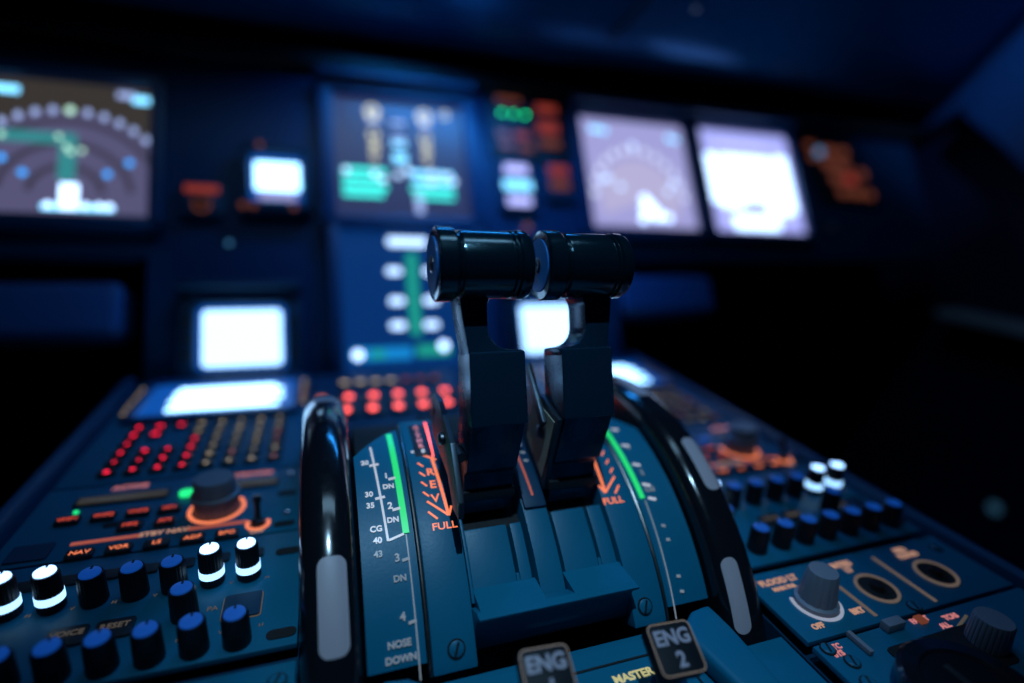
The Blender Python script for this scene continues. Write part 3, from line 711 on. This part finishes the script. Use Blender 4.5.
# ------------------------------------------------------------------ trim wheels
def trim_wheel(s, label, patches, Rw, hw, c):
    t = thing('trim_wheel', label, 'trim wheel', Matrix.Translation((-0.0856 if s < 0 else 0.0855, OY, OZ)) , 'pitch trim wheels')
    prof = [(0.090, -0.0052), (0.101, -0.0062), (0.106, -hw)]
    for k in range(7):
        a = R(180 + -90 * k / 6); prof.append((Rw - c + c * math.sin(R(90 * k / 6)), -hw + c - c * math.cos(R(90 * k / 6))))
    for k in range(7): prof.append((Rw - c + c * math.cos(R(90 * k / 6)), hw - c + c * math.sin(R(90 * k / 6))))
    prof += [(0.106, hw), (0.101, 0.0062), (0.090, 0.0052)]
    b = MB(); b.lathe(prof, 160, T=ZX, cap=False); b.build('rim', M['wheel'], t)
    b = MB(); b.lathe([(0.0, -0.003), (0.0905, -0.003), (0.0905, 0.003), (0, 0.003)], 96, T=ZX); b.build('web', M['knob'], t)
    b = MB(); b.lathe([(0.016, -0.008), (0.018, -0.006), (0.018, 0.006), (0.016, 0.008)], 32, T=ZX); b.build('hub', M['dark_steel'], t)
    for xo, a0, a1, w in patches:
        P = rrect(w, R(a1 - a0) * Rw, 0.0035, 5)
        b = MB()
        # fill as rows so that the patch follows the rim
        rows = []; r0 = 0.0035; ts = [r0 * (1 - math.cos(R(90 * q / 6))) for q in range(7)]
        h = R(a1 - a0) * Rw
        ys = [-h / 2 + t_ for t_ in ts] + [-h / 2 + r0 + (h - 2 * r0) * q / 12 for q in range(1, 12)] + [h / 2 - t_ for t_ in ts[::-1]]
        for yy in ys:
            e = min(h / 2 - abs(yy), 0.0035); half = w / 2 - (0.0035 - math.sqrt(max(0, 0.0035 ** 2 - (0.0035 - e) ** 2)))
            rows.append([(xo + half * q, yy) for q in (-1, -0.6, -0.2, 0.2, 0.6, 1)])
        am = (a0 + a1) / 2
        def rimr(x):
            d = abs(x) - (hw - c)
            return Rw if d <= 0 else Rw - c + math.sqrt(max(0, c * c - d * d))
        def pt(x, y, lift):
            a = R(am) - y / Rw; q = rimr(x) + lift
            return (x, q * math.cos(a), q * math.sin(a))
        b.grid([[pt(x, y, 0.00025) for x, y in row] for row in rows])
        b.build('white_mark', M['white_mark'], t, sharp=60)
    return t
trim_wheel(-1, 'glossy black trim wheel seen edge-on beside the pitch trim scale', [(0.0010, 126.8, 142.3, 0.0105), (0.0, 66, 80, 0.0105)], 0.1252, 0.0110, 0.0098)
trim_wheel(1, 'glossy black trim wheel with two white marks, beside the ENG 2 switch', [(0.0030, 112.8, 126.0, 0.0085), (-0.0040, 139.2, 153.0, 0.0078), (0, 83, 96, 0.0085)], 0.1290, 0.0104, 0.0066)

# ------------------------------------------------------------------ engine master switches
def eng_switch(n, x, y, z, label, yaw, tilt):
    t = thing('engine_switch', label, 'switch', at(x, y, -0.008), 'engine master switches')
    b = MB(); b.lathe([(0.0075, 0), (0.0075, 0.0015), (0.0062, 0.003), (0.0062, 0.006)], 24); b.build('collar', M['dark_steel'], t)
    b = MB(); b.tube([(0, 0, 0.004), (0, 0.0, z * 0.5 + 0.004), (0, -0.001, z + 0.006)], 0.0042, 14); b.build('stem', M['black'], t)
    H = Matrix.Translation((0, -0.001, z + 0.008)) @ Matrix.Rotation(yaw, 4, 'Z') @ Matrix.Rotation(tilt, 4, 'X')
    b = MB(); b.prism(rrect(0.0178, 0.0178, 0.0022), -0.006, 0.0, bev=0.0007, T=H); cap = b.build('cap', M['cap_black'], t)
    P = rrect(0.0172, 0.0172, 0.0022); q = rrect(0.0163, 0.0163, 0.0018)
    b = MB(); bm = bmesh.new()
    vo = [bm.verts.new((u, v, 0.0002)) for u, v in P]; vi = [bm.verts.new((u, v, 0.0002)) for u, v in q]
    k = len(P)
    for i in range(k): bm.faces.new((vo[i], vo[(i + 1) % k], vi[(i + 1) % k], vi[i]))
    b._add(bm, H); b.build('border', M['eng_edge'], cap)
    b = MB(); b.text('ENG', 0.0070, 0, 0.0034, 0.0001, 0.03); b.build('legend', M['eng_text'], cap, T=H)
    b = MB(); b.text(str(n), 0.0070, 0.0005, -0.0040, 0.0001, 0.03); b.build('legend', M['eng_text'], cap, T=H)
eng_switch(1, -0.0186, 0.1275, 0.0178, 'square black switch cap marked ENG 1 in front of the quadrant lip', R(-4), R(26))
eng_switch(2, 0.0300, 0.1262, 0.0168, 'square black switch cap marked ENG 2 beside the wheel guard', R(-4), R(26))

# ------------------------------------------------------------------ side panels
def plate(name, label, cat, x0, x1, y0, y1, group=None, m='panel'):
    t = thing(name, label, cat, at((x0 + x1) / 2, (y0 + y1) / 2, 0), group)
    b = MB(); b.box((0, 0, -0.0014), (x1 - x0 - 0.0012, y1 - y0 - 0.0012, 0.0026), bev=0.0005); b.build('faceplate', M[m], t)
    return t, (x0 + x1) / 2, (y0 + y1) / 2
def knob_mesh(parent, name, x, y, z, r, h, cap, ring=None, ribs=20, m='knob', taper=0.95):
    b = MB(); seg = ribs * 4
    bm = bmesh.new(); rings = []
    for (rr, zz) in ((r * 1.0, 0.0005), (r, h * 0.2), (r * taper, h * 0.93), (r * taper * 0.93, h)):
        rings.append([bm.verts.new(((rr * (1 - 0.05 * (k % 4 == 0) * (zz < h))) * math.cos(2 * PI * k / seg), (rr * (1 - 0.05 * (k % 4 == 0) * (zz < h))) * math.sin(2 * PI * k / seg), zz)) for k in range(seg)])
    for a, c in zip(rings, rings[1:]):
        for k in range(seg): bm.faces.new((a[k], a[(k + 1) % seg], c[(k + 1) % seg], c[k]))
    bm.faces.new(rings[-1]); bm.faces.new(rings[0][::-1])
    bmesh.ops.recalc_face_normals(bm, faces=bm.faces[:])
    b._add(bm); o = b.build(name, M[m], parent); o.location = (x, y, z)
    if cap:
        b = MB(); b.lathe([(r * taper * 0.80, h), (r * taper * 0.78, h + 0.0006), (r * 0.3, h + 0.0010), (0, h + 0.0010)], 24); b.build('cap', M[cap], o)
        b = MB(); b.box((0, r * 0.48, h + 0.0011), (r * 0.16, r * 0.36, 0.0003)); b.build('pointer', M['black'], o)
    if ring:
        b = MB(); b.ring(r * 0.975, r * 1.02, h * 0.20, T=at(0, 0, h * 0.24), seg=32); b.build('light_ring', M[ring], o)
    return o

def audio_panel(label, x0, x1, kx, lit, dy=0.0):
    t, cx, cy = plate('audio_panel', label, 'panel', x0, x1, 0.1802 + (-0.0104 if dy else 0), 0.2545 + dy, 'audio control panels')
    cy -= dy
    pk = knob_mesh(t, 'volume_knob', kx[1] - cx, 0.187 - cy, 0, 0.0050, 0.0130, 'bluecap')
    lk = None
    for i, x in enumerate(kx):
        if i != 1: dup(pk, t, at(x - cx, 0.187 - cy))
        if i in lit:
            if lk is None: lk = knob_mesh(t, 'volume_knob', x - cx, 0.2245 - cy, 0, 0.0048, 0.0165, 'knoblit', 'knobring')
            else: dup(lk, t, at(x - cx, 0.2245 - cy))
        else: dup(pk, t, at(x - cx, 0.2245 - cy))
    dup(pk, t, at((kx[4] + kx[5]) / 2 + 0.0002 - cx, 0.2062 - cy))
    dup(pk, t, at(kx[0] - 0.006 - cx, 0.2062 - cy))
    # transmit keys along the far edge
    for i, x in enumerate(kx):
        b = MB(); b.prism(rrect(0.0095, 0.0062, 0.0012, 2, x - cx, 0.2395 - cy), 0.0, 0.0012, bev=0.0003); b.build('transmit_key', M['black'], t)
    for s_, x in (('VOICE', (kx[1] + kx[2]) / 2 + 0.0040), ('RESET', (kx[2] + kx[3]) / 2 + 0.0050)):
        b = MB(); b.prism(rrect(0.0132, 0.0100, 0.0014, 2, x - cx, 0.2055 - cy), 0.0, 0.0010, bev=0.0003); k = b.build('key', M['black'], t)
        b = MB(); b.text(s_, 0.0038, x - cx, 0.2065 - cy, 0.0010, 0.01); b.build('legend', M['inklit'], k)
    b = MB(); b.text('PA', 0.0036, kx[5] + 0.0025 - cx, 0.2075 - cy, 0.0, 0.0); b.build('legend', M['inklit'], t)
    x = kx[6] - 0.0005
    b = MB(); b.prism(rrect(0.0150, 0.0145, 0.0014, 2, x - cx, 0.2060 - cy), 0.0, 0.0003); fr = b.build('key_border', M['inklit'], t)
    b = MB(); b.prism(rrect(0.0140, 0.0135, 0.0010, 2, x - cx, 0.2060 - cy), 0.0003, 0.0009); b.build('key', M['panel_dark'], fr)
    for xx, yy in ((x1 - 0.0065, 0.187), (x1 - 0.0065, 0.238), (x0 + 0.006, 0.187), (x0 + 0.006, 0.246)):
        b = MB(); b.prism(rrect(0.011, 0.0048, 0.0023, 4, xx - cx, yy - cy), 0.0, 0.0004); b.build('fastener_slot', M['slot'], t)
    for i, x in enumerate(kx):
        b = MB(); b.text('V' if i % 2 else 'H', 0.0026, x + 0.0075 - cx, 0.2215 - cy, 0.0, 0.0); b.build('tick', M['inklit'], t)
        b = MB(); b.text('V' if i % 2 else 'H', 0.0026, x + 0.0075 - cx, 0.1935 - cy, 0.0, 0.0); b.build('tick', M['inklit'], t)
    return t
KL = [-0.2045 + 0.0142 * i for i in range(7)]
KR = [0.1207 + 0.0156 * i for i in range(7)]
audio_panel('audio panel of small blue-topped knobs beside the black trim wheel seen edge-on', -0.2272, -0.0975, KL, (0, 1, 5, 6))
audio_panel('audio panel of blue-topped knobs beyond the wheel with two white marks', 0.0968, 0.2278, KR, (0, 5, 6), -0.0062)

def radio_panel(label, x0, x1, off, dy=0.0, green=True):
    t, cx, cy = plate('radio_panel', label, 'panel', x0, x1, 0.2548 + dy, 0.3215 + dy, 'radio management panels')
    cy -= dy
    q = lambda x, y: (x + off - cx, y - cy)
    def lit_key(x, y, s_, m, w=0.0105, h=0.0060):
        lx, ly = q(x, y)
        b = MB(); b.prism(rrect(w, h, 0.001, 2, lx, ly), 0.0, 0.0020, bev=0.0003); k = b.build('key', M['black'], t)
        b = MB(); b.text(s_, 0.0039, lx, ly, 0.0020, 0.0); b.build('legend', M[m], k)
    for x, s_ in zip((-0.2068, -0.1920, -0.1772, -0.1632), ('VHF1', 'VHF2', 'VHF3', 'HF1')): lit_key(x, 0.2868, s_, 'redkey')
    lit_key(-0.1775, 0.2752, 'HF2', 'redkey'); lit_key(-0.1628, 0.2752, 'AM', 'redkey', 0.009)
    for x, s_ in zip((-0.1920, -0.1770, -0.1620, -0.1472, -0.1325), ('NAV', 'VOR', 'LS', 'ADF', 'BFO')): lit_key(x, 0.2570, s_, 'orange')
    for xa, xb in ((-0.1990, -0.1718), (-0.1512, -0.1245)):
        ax, ay = q(xa, 0.2672); bx, by = q(xb, 0.2672)
        b = MB(); b.box(((ax + bx) / 2, ay, 0.0002), (bx - ax, 0.0021, 0.0004)); b.build('group_line', M['orange_dim'], t)
    lx, ly = q(-0.1615, 0.2675); b = MB(); b.text('STBY NAV', 0.0046, lx, ly, 0, 0.03); b.build('legend', M['tanlit'], t)
    for x, y, s_ in ((-0.1885, 0.3165, 'ACTIVE'), (-0.1270, 0.3165, 'STBY/CRS')):
        lx, ly = q(x, y); b = MB(); b.text(s_, 0.0050, lx, ly, 0, 0.03); b.build('legend', M['pinklit'], t)
    for xa, xb, y in ((-0.2100, -0.1670, 0.3045), (-0.1400, -0.1120, 0.3045)):
        ax, ay = q(xa, y); bx, _ = q(xb, y)
        b = MB(); b.prism(rrect(bx - ax, 0.0085, 0.001, 2, (ax + bx) / 2, ay), 0, 0.0009, bev=0.0003); w = b.build('readout_window', M['black'], t)
        b = MB(); b.prism(rrect(bx - ax - 0.003, 0.0058, 0.0006, 2, (ax + bx) / 2, ay), 0.0009, 0.0012); b.build('lens', M['windowlit'], w)
    lx, ly = q(-0.1575, 0.3010); b = MB(); b.prism(rrect(0.0086, 0.0052, 0.002, 3, lx, ly), 0.0, 0.0022, bev=0.0004); b.build('transfer_key', M['green' if green else 'bluecap'], t)
    lx, ly = q(-0.2065, 0.2955); b = MB(); b.lathe([(0.0012, 0), (0.0012, 0.0006), (0, 0.001)], 12, T=at(lx, ly, 0)); b.build('green_lamp', M['green' if green else 'black'], t)
    lx, ly = q(-0.1408, 0.2830)
    kn = knob_mesh(t, 'tuning_knob', lx, ly, 0, 0.0108, 0.0080, None, ribs=20, m='grey_knob', taper=0.96)
    b = MB(); b.lathe([(0.0116, 0.0080), (0.0116, 0.0098), (0.0104, 0.0104), (0.0100, 0.0106), (0.0097, 0.0172), (0.0088, 0.0185), (0, 0.0185)], 36); b.build('inner_knob', M['grey_knob'], kn)
    b = MB(); b.ring(0.0118, 0.0136, 0.0005, seg=40, a0=R(150), a1=R(400)); b.build('light_ring', M['orange'], kn)
    lx, ly = q(-0.1195, 0.2640)
    b = MB(); b.ring(0.0042, 0.0058, 0.0005, T=at(lx, ly, 0), seg=24, a0=R(150), a1=R(390)); tr = b.build('power_switch', M['orange'], t)
    b = MB(); b.lathe([(0.0034, 0), (0.0034, 0.002), (0.0016, 0.003), (0.0014, 0.010), (0.0022, 0.0125), (0.0018, 0.0145), (0, 0.0148)], 16, T=at(lx, ly, 0) @ Matrix.Rotation(R(-14), 4, 'X')); b.build('toggle', M['knob'], tr)
    b = MB(); b.text('OFF', 0.0036, lx, ly - 0.0066, 0, 0.03); b.build('legend', M['tanlit'], tr)
    for x, y in ((-0.1060, 0.3117), (-0.1062, 0.2704)):
        lx, ly = q(x, y); b = MB(); b.lathe([(0.0021, 0), (0.0019, 0.0008), (0, 0.0011)], 14, T=at(lx, ly, 0)); b.build('fastener', M['chrome'], t)
    lx, ly = q(-0.2130, 0.2640); b = MB(); b.prism(rrect(0.016, 0.012, 0.001, 2, lx, ly), 0, 0.0008); b.build('blank_key', M['panel_dark'], t)
    for x, y in ((-0.1070, 0.2610), (-0.1855, 0.2800), (-0.1070, 0.2905)):
        lx, ly = q(x, y); b = MB(); b.prism(rrect(0.010, 0.0042, 0.002, 4, lx, ly), 0.0, 0.0004); b.build('fastener_slot', M['slot'], t)
    return t
radio_panel('radio panel with red legends, green lamp and big grey knob under the red keypad', -0.2272, -0.0975, 0.0)
radio_panel('radio panel with red legends mostly hidden beyond the wheel with two white marks', 0.0968, 0.2278, 0.3340, -0.0062, False)

def key_unit(label, x0, x1, off, dy=0.0):
    t, cx, cy = plate('keypad_unit', label, 'keypad', x0, x1, 0.3220 + dy, 0.4870, 'keypad and screen units')
    cy = (0.3220 + dy + 0.4870) / 2 - dy
    q = lambda x, y: (x + off - cx, y - cy)
    kp = None
    chars = 'DPRPFFAT/IBCDE1F2G3H4I5J6K7L8M9NOPQRSTUVWXYZ0.SOC'
    n = 0
    cols = [-0.2045 + 0.0125 * i for i in range(8)]
    for r_ in range(6):
        for c_ in range(8):
            if (r_, c_) in ((3, 2), (4, 2), (3, 1)): continue
            x, y = q(cols[c_], 0.3330 + 0.0120 * r_)
            if kp is None:
                b = MB(); b.prism(rrect(0.0088, 0.0066, 0.0010, 2), 0.0, 0.0022, bev=0.0004); kp = b.build('key', M['black'], t); k = kp; kp.location = (x, y, 0)
            else: k = dup(kp, t, at(x, y), deep=False)
            left = c_ < 4 and not (c_ == 3 and r_ > 3)
            m = 'crimson' if left else ('pinklit' if (c_, r_) in ((5, 1), (7, 3), (7, 2)) or (c_ == 7 and r_ % 3 == 0) else 'khakilit')
            b = MB(); b.text(chars[n % len(chars)], 0.0032 if not (left and r_ >= 4) else 0.0046, 0, 0, 0.0022, 0.05); b.build('legend', M[m], k); n += 1
    # screen at the far end
    lx, ly = q(-0.1614, 0.4435)
    b = MB()
    for dx, dy, w, h in ((-0.0545, 0, 0.005, 0.079), (0.0545, 0, 0.005, 0.079), (0, 0.0375, 0.114, 0.005), (0, -0.0375, 0.114, 0.005)): b.box((lx + dx, ly + dy, 0.0022), (w, h, 0.0042), bev=0.0010)
    fr = b.build('screen_frame', M['bezel'], t)
    b = MB(); b.prism(rrect(0.104, 0.070, 0.004, 4, lx, ly), 0.0002, 0.0010); scn = b.build('screen', M['screen_edge'], fr)
    b = MB()
    for i in range(6):
        wv = (0.076, 0.066, 0.080, 0.072, 0.078, 0.070)[i]
        b.prism(rrect(wv, 0.0072, 0.0015, 3, lx + 0.0040 - (0.080 - wv) * 0.2, ly - 0.0195 + 0.0078 * i), 0.0012, 0.0016)
    b.build('text_lines', M['screen_hot'], scn)
    for i in range(6):
        b = MB(); b.prism(rrect(0.0058, 0.0050, 0.0008, 2, lx - 0.0590, ly - 0.024 + 0.0098 * i), 0, 0.0022, bev=0.0003); k = b.build('line_key', M['black'], t)
        b = MB(); b.box((lx - 0.0590, ly - 0.024 + 0.0098 * i, 0.0024), (0.0036, 0.0012, 0.0003)); b.build('dash', M['khakilit'], k)
        b = MB(); b.prism(rrect(0.0058, 0.0050, 0.0008, 2, lx + 0.0590, ly - 0.024 + 0.0098 * i), 0, 0.0022, bev=0.0003); k = b.build('line_key', M['black'], t)
        b = MB(); b.box((lx + 0.0590, ly - 0.024 + 0.0098 * i, 0.0024), (0.0036, 0.0012, 0.0003)); b.build('dash', M['pinklit' if i == 2 else 'khakilit'], k)
    return t
key_unit('keypad unit with red and khaki letter keys below a glaring white screen', -0.2272, -0.0975, 0.0)
key_unit('keypad unit whose white screen shows beside the right thrust lever', 0.0968, 0.2278, 0.3290, -0.0062)

# legend panel between the keypad units, behind the quadrant
ep, cx, cy = plate('warning_key_panel', 'panel of bright red two-line legend keys behind the quadrant', 'panel', -0.0968, 0.0960, 0.352, 0.487, m='panel_dark')
for i, x in enumerate((-0.0700, -0.0505, -0.0310, -0.0115, 0.0080, 0.0275, 0.047, 0.0665)):
    b = MB(); b.prism(rrect(0.016, 0.044, 0.002, 2, x - cx, 0.4090 - cy), 0, 0.003, bev=0.0005); k = b.build('key', M['black'], ep)
    for dy in (0.0130, -0.0130):
        b = MB(); b.prism(rrect(0.0062, 0.0085, 0.003, 3, x - cx + (0.002 if dy > 0 else -0.001), 0.4090 - cy + dy), 0.003, 0.0034); b.build('legend', M['red'], k)
for i, x in enumerate((-0.070, -0.057, -0.044, -0.031, -0.018, -0.005, 0.008)):
    b = MB(); b.prism(rrect(0.010, 0.009, 0.001, 2, x - cx, 0.4550 - cy), 0, 0.003, bev=0.0005); k = b.build('key', M['black'], ep)
    b = MB(); b.box((x - cx, 0.4550 - cy, 0.0032), (0.006, 0.0045, 0.0004)); b.build('legend', M['khakilit' if i < 4 else 'brick'], k)
b = MB(); b.lathe([(0.0035, 0), (0.003, 0.002), (0, 0.003)], 14, T=at(-0.0885 - cx, 0.426 - cy, 0)); b.build('lamp', M['orange'], ep)

# right: panel with two round openings
wp, cx, cy = plate('lighting_panel', 'panel with a white-ringed knob and two round ringed openings', 'panel', 0.0966, 0.2278, 0.1258, 0.1665)
knb = knob_mesh(wp, 'dimmer_knob', 0.1190 - cx, 0.1430 - cy, 0.0022, 0.0078, 0.0150, None, ribs=14, m='grey_knob', taper=0.82)
b = MB(); b.lathe([(0.0092, -0.0016), (0.0092, 0.0), (0.0080, 0.0008), (0, 0.0008)], 32); b.build('skirt', M['grey_knob'], knb)
b = MB(); b.ring(0.0096, 0.0110, 0.0006, T=at(0, 0, -0.0021), seg=40, a0=R(150), a1=R(345)); b.build('light_ring', M['ringwhite'], knb)
for x, s_ in ((0.1560, 'a'), (0.1960, 'b')):
    b = MB(); b.ring(0.0081, 0.0094, 0.0007, T=at(x - cx, 0.1424 - cy, 0), seg=40); o = b.build('opening_ring', M['ring_glow'], wp)
    b = MB(); b.lathe([(0, 0.0), (0.0078, 0.0), (0.0078, 0.0004), (0, 0.0004)], 32, T=at(x - cx, 0.1424 - cy, 0.0)); b.build('opening', M['slot'], o)
    b = MB(); b.lathe([(0.0034, 0.0004), (0.0030, 0.0030), (0, 0.0034)], 18, T=at(x - cx, 0.1424 - cy, 0.0)); b.build('spindle', M['knob'], o)
for x, y0, y1 in ((0.1390, 0.1295, 0.1480), (0.1755, 0.1285, 0.1600)):
    b = MB(); b.box((x - cx, (y0 + y1) / 2 - cy, 0.0002), (0.0017, y1 - y0, 0.0004)); b.build('divider_line', M['ring_glow'], wp)
for s_, x, y, sz in (('FLOOD LT', 0.1135, 0.1590, 0.0046), ('MAIN PNL', 0.113, 0.1545, 0.003), ('INTEG', 0.1540, 0.1600, 0.0044), ('LT', 0.1545, 0.1560, 0.0040), ('PED', 0.1960, 0.1605, 0.0044), ('FLOOD', 0.1965, 0.1565, 0.0040), ('OFF', 0.1085, 0.1320, 0.0036), ('BRT', 0.1335, 0.1340, 0.0040)):
    b = MB(); b.text(s_, sz, x - cx, y - cy, 0, 0.05); b.build('legend', M['tanlit'], wp)
for x, y in ((0.2180, 0.1570), (0.1620, 0.1290)): slotted_screw(wp, x - cx, y - cy, 0.0, 0.0026)

# right: aft panel with toggles and a knurled knob
ap, cx, cy = plate('toggle_panel', 'panel with pink legends and knurled knob at the lower right', 'panel', 0.0966, 0.2278, 0.0700, 0.1250)
knb = knob_mesh(ap, 'knurled_knob', 0.1710 - cx, 0.1055 - cy, 0, 0.0074, 0.0125, None, ribs=26, m='grey_knob', taper=0.95)
for s_, x, y, m in (('TCAS', 0.1720, 0.1200, 'pinklit'), ('ALL', 0.1640, 0.1170, 'pinklit'), ('ABV', 0.1870, 0.1175, 'pinklit'), ('ATC', 0.1055, 0.1215, 'pinklit'), ('SYS', 0.1045, 0.1185, 'pinklit'), ('FAULT', 0.1560, 0.1225, 'pinklit')):
    b = MB(); b.text(s_, 0.0034, x - cx, y - cy, 0, 0.04); b.build('legend', M[m], ap)
for xa, ya, xb, yb in ((0.1690, 0.1150, 0.1800, 0.1185), (0.1730, 0.1120, 0.1850, 0.1150), (0.1740, 0.1090, 0.1860, 0.1110)):
    b = MB(); b.strip([(xa - cx, ya - cy), (xb - cx, yb - cy)], 0.0012, 0.0003); b.build('pointer_line', M['inklit'], ap)
b = MB(); b.box((0.1390 - cx, 0.1225 - cy, 0.0020), (0.0100, 0.0042, 0.0040), bev=0.0006); b.build('grey_button', M['grey_knob'], ap)
b = MB(); b.box((0.1165 - cx, 0.1195 - cy, 0.0012), (0.0022, 0.0110, 0.0024), bev=0.0004); b.build('guard_bar', M['grey_knob'], ap)
b = MB(); b.box((0.1560 - cx, 0.1222 - cy, 0.0006), (0.0042, 0.0042, 0.0012), bev=0.0003); b.build('amber_lamp', M['rust'], ap)
for x, y in ((0.1062, 0.1140), (0.1020, 0.1215), (0.1035, 0.1050)): slotted_screw(ap, x - cx, y - cy, 0, 0.0026)
b = MB(); b.prism(rrect(0.050, 0.020, 0.002, 2, 0.150 - cx, 0.1050 - cy), 0, 0.0006); b.build('key_field', M['black'], ap)

rd = thing('round_dial', 'broad black round dial with blue glints at the bottom edge', 'dial', at(0.1270, 0.0840, 0.0008))
b = MB(); b.lathe([(0.0120, 0), (0.0120, 0.003), (0.0100, 0.004)], 40); b.build('base', M['black'], rd)
b = MB(); b.lathe([(0.0100, 0.004), (0.0230, 0.0050), (0.0245, 0.0062), (0.0245, 0.0095), (0.0232, 0.0108), (0.0180, 0.0112), (0.0170, 0.0102), (0, 0.0096)], 64); b.build('grip', M['wheel'], rd)
b = MB(); b.box((0, 0.006, 0.0100), (0.003, 0.012, 0.0012), bev=0.0004); b.build('pointer', M['black'], rd)

# left: blank aft panel
bp, cx, cy = plate('blank_panel', 'plain blue grey panel below the knob rows at the lower left', 'panel', -0.2272, -0.0975, 0.070, 0.1735)
for x in (-0.218, -0.104): slotted_screw(bp, x - cx, 0.165 - cy, 0.0, 0.0028)

# lamp on the right console side
sl = thing('side_lamp', 'dim round lamp low on the dark right side wall', 'lamp', Matrix.Translation((0.8848, 0.444, -0.260)) @ Matrix.Rotation(R(-90), 4, 'Y'))
MB().lathe([(0.016, 0), (0.016, 0.004), (0.0105, 0.006), (0.0105, 0.004)], 28).build('collar', M['black'], sl)
MB().lathe([(0.010, 0.003), (0.008, 0.006), (0, 0.007)], 24).build('lens', M['side_led'], sl)

# ------------------------------------------------------------------ light
def area(name, loc_, target, size, size_y, color, power, spread=None):
    l = bpy.data.lights.new(name, 'AREA'); l.shape = 'RECTANGLE'; l.size = size; l.size_y = size_y; l.color = color; l.energy = power
    if spread: l.spread = spread
    o = bpy.data.objects.new(name, l); col.objects.link(o); o.location = loc_
    o.rotation_euler = (Vector(target) - Vector(loc_)).to_track_quat('-Z', 'Y').to_euler()
    return o
def spot(name, loc_, target, cone, blend, radius, color, power):
    l = bpy.data.lights.new(name, 'SPOT'); l.spot_size = R(cone); l.spot_blend = blend; l.shadow_soft_size = radius; l.color = color; l.energy = power
    o = bpy.data.objects.new(name, l); col.objects.link(o); o.location = loc_
    o.rotation_euler = (Vector(target) - Vector(loc_)).to_track_quat('-Z', 'Y').to_euler()
    return o
spot('map_light', (-0.08, -0.005, 0.78), (0.0, 0.175, 0.0), 27, 1.0, 0.0045, (0.38, 0.70, 1.0), 13.0)
area('dome_light', (0.0, 0.26, 0.94), (0.0, 0.22, 0.0), 0.50, 0.12, (0.36, 0.68, 1.0), 0.8)
area('flood_light', (0.05, 0.57, 0.385), (0.03, 0.50, 0.0), 0.26, 0.02, (0.02, 0.30, 1.0), 0.5, R(110))
spot('trim_fill', (0.40, 0.15, 0.85), (0.86, 0.70, 0.33), 30, 1.0, 0.02, (0.25, 0.55, 1.0), 9.0)  # added fill spot, no real lamp; brightens the window trim
w = bpy.data.worlds.new('night'); sc.world = w; w.use_nodes = True
w.node_tree.nodes['Background'].inputs['Color'].default_value = (0.02, 0.10, 0.6, 1)
w.node_tree.nodes['Background'].inputs['Strength'].default_value = 0.012

# ------------------------------------------------------------------ camera
RX = Vector((0.944918, -0.036013, 0.32532)); RY = Vector((-0.32239, -0.274038, 0.906073)); RZ = Vector((0.05652, -0.961044, -0.270553))
cd = bpy.data.cameras.new('camera'); cam = bpy.data.objects.new('camera', cd); col.objects.link(cam)
right = Vector((RX.x, RY.x, RZ.x)); down = Vector((RX.y, RY.y, RZ.y)); fwd = Vector((RX.z, RY.z, RZ.z))
m3 = Matrix((right, -down, -fwd)).transposed()
cam.matrix_world = Matrix.Translation((-0.08359, 0.0, 0.17)) @ m3.to_4x4()
cd.sensor_fit = 'HORIZONTAL'; cd.sensor_width = 36.0; cd.lens = 540 * 36 / 1024
cd.clip_start = 0.01; cd.clip_end = 20
cd.dof.use_dof = True; cd.dof.focus_distance = 0.222; cd.dof.aperture_fstop = 1.84; cd.dof.aperture_blades = 0
sc.camera = cam
vs = sc.view_settings
vs.view_transform = 'Standard'; vs.look = 'None'; vs.exposure = 0.0; vs.gamma = 1.0; vs.use_curve_mapping = False
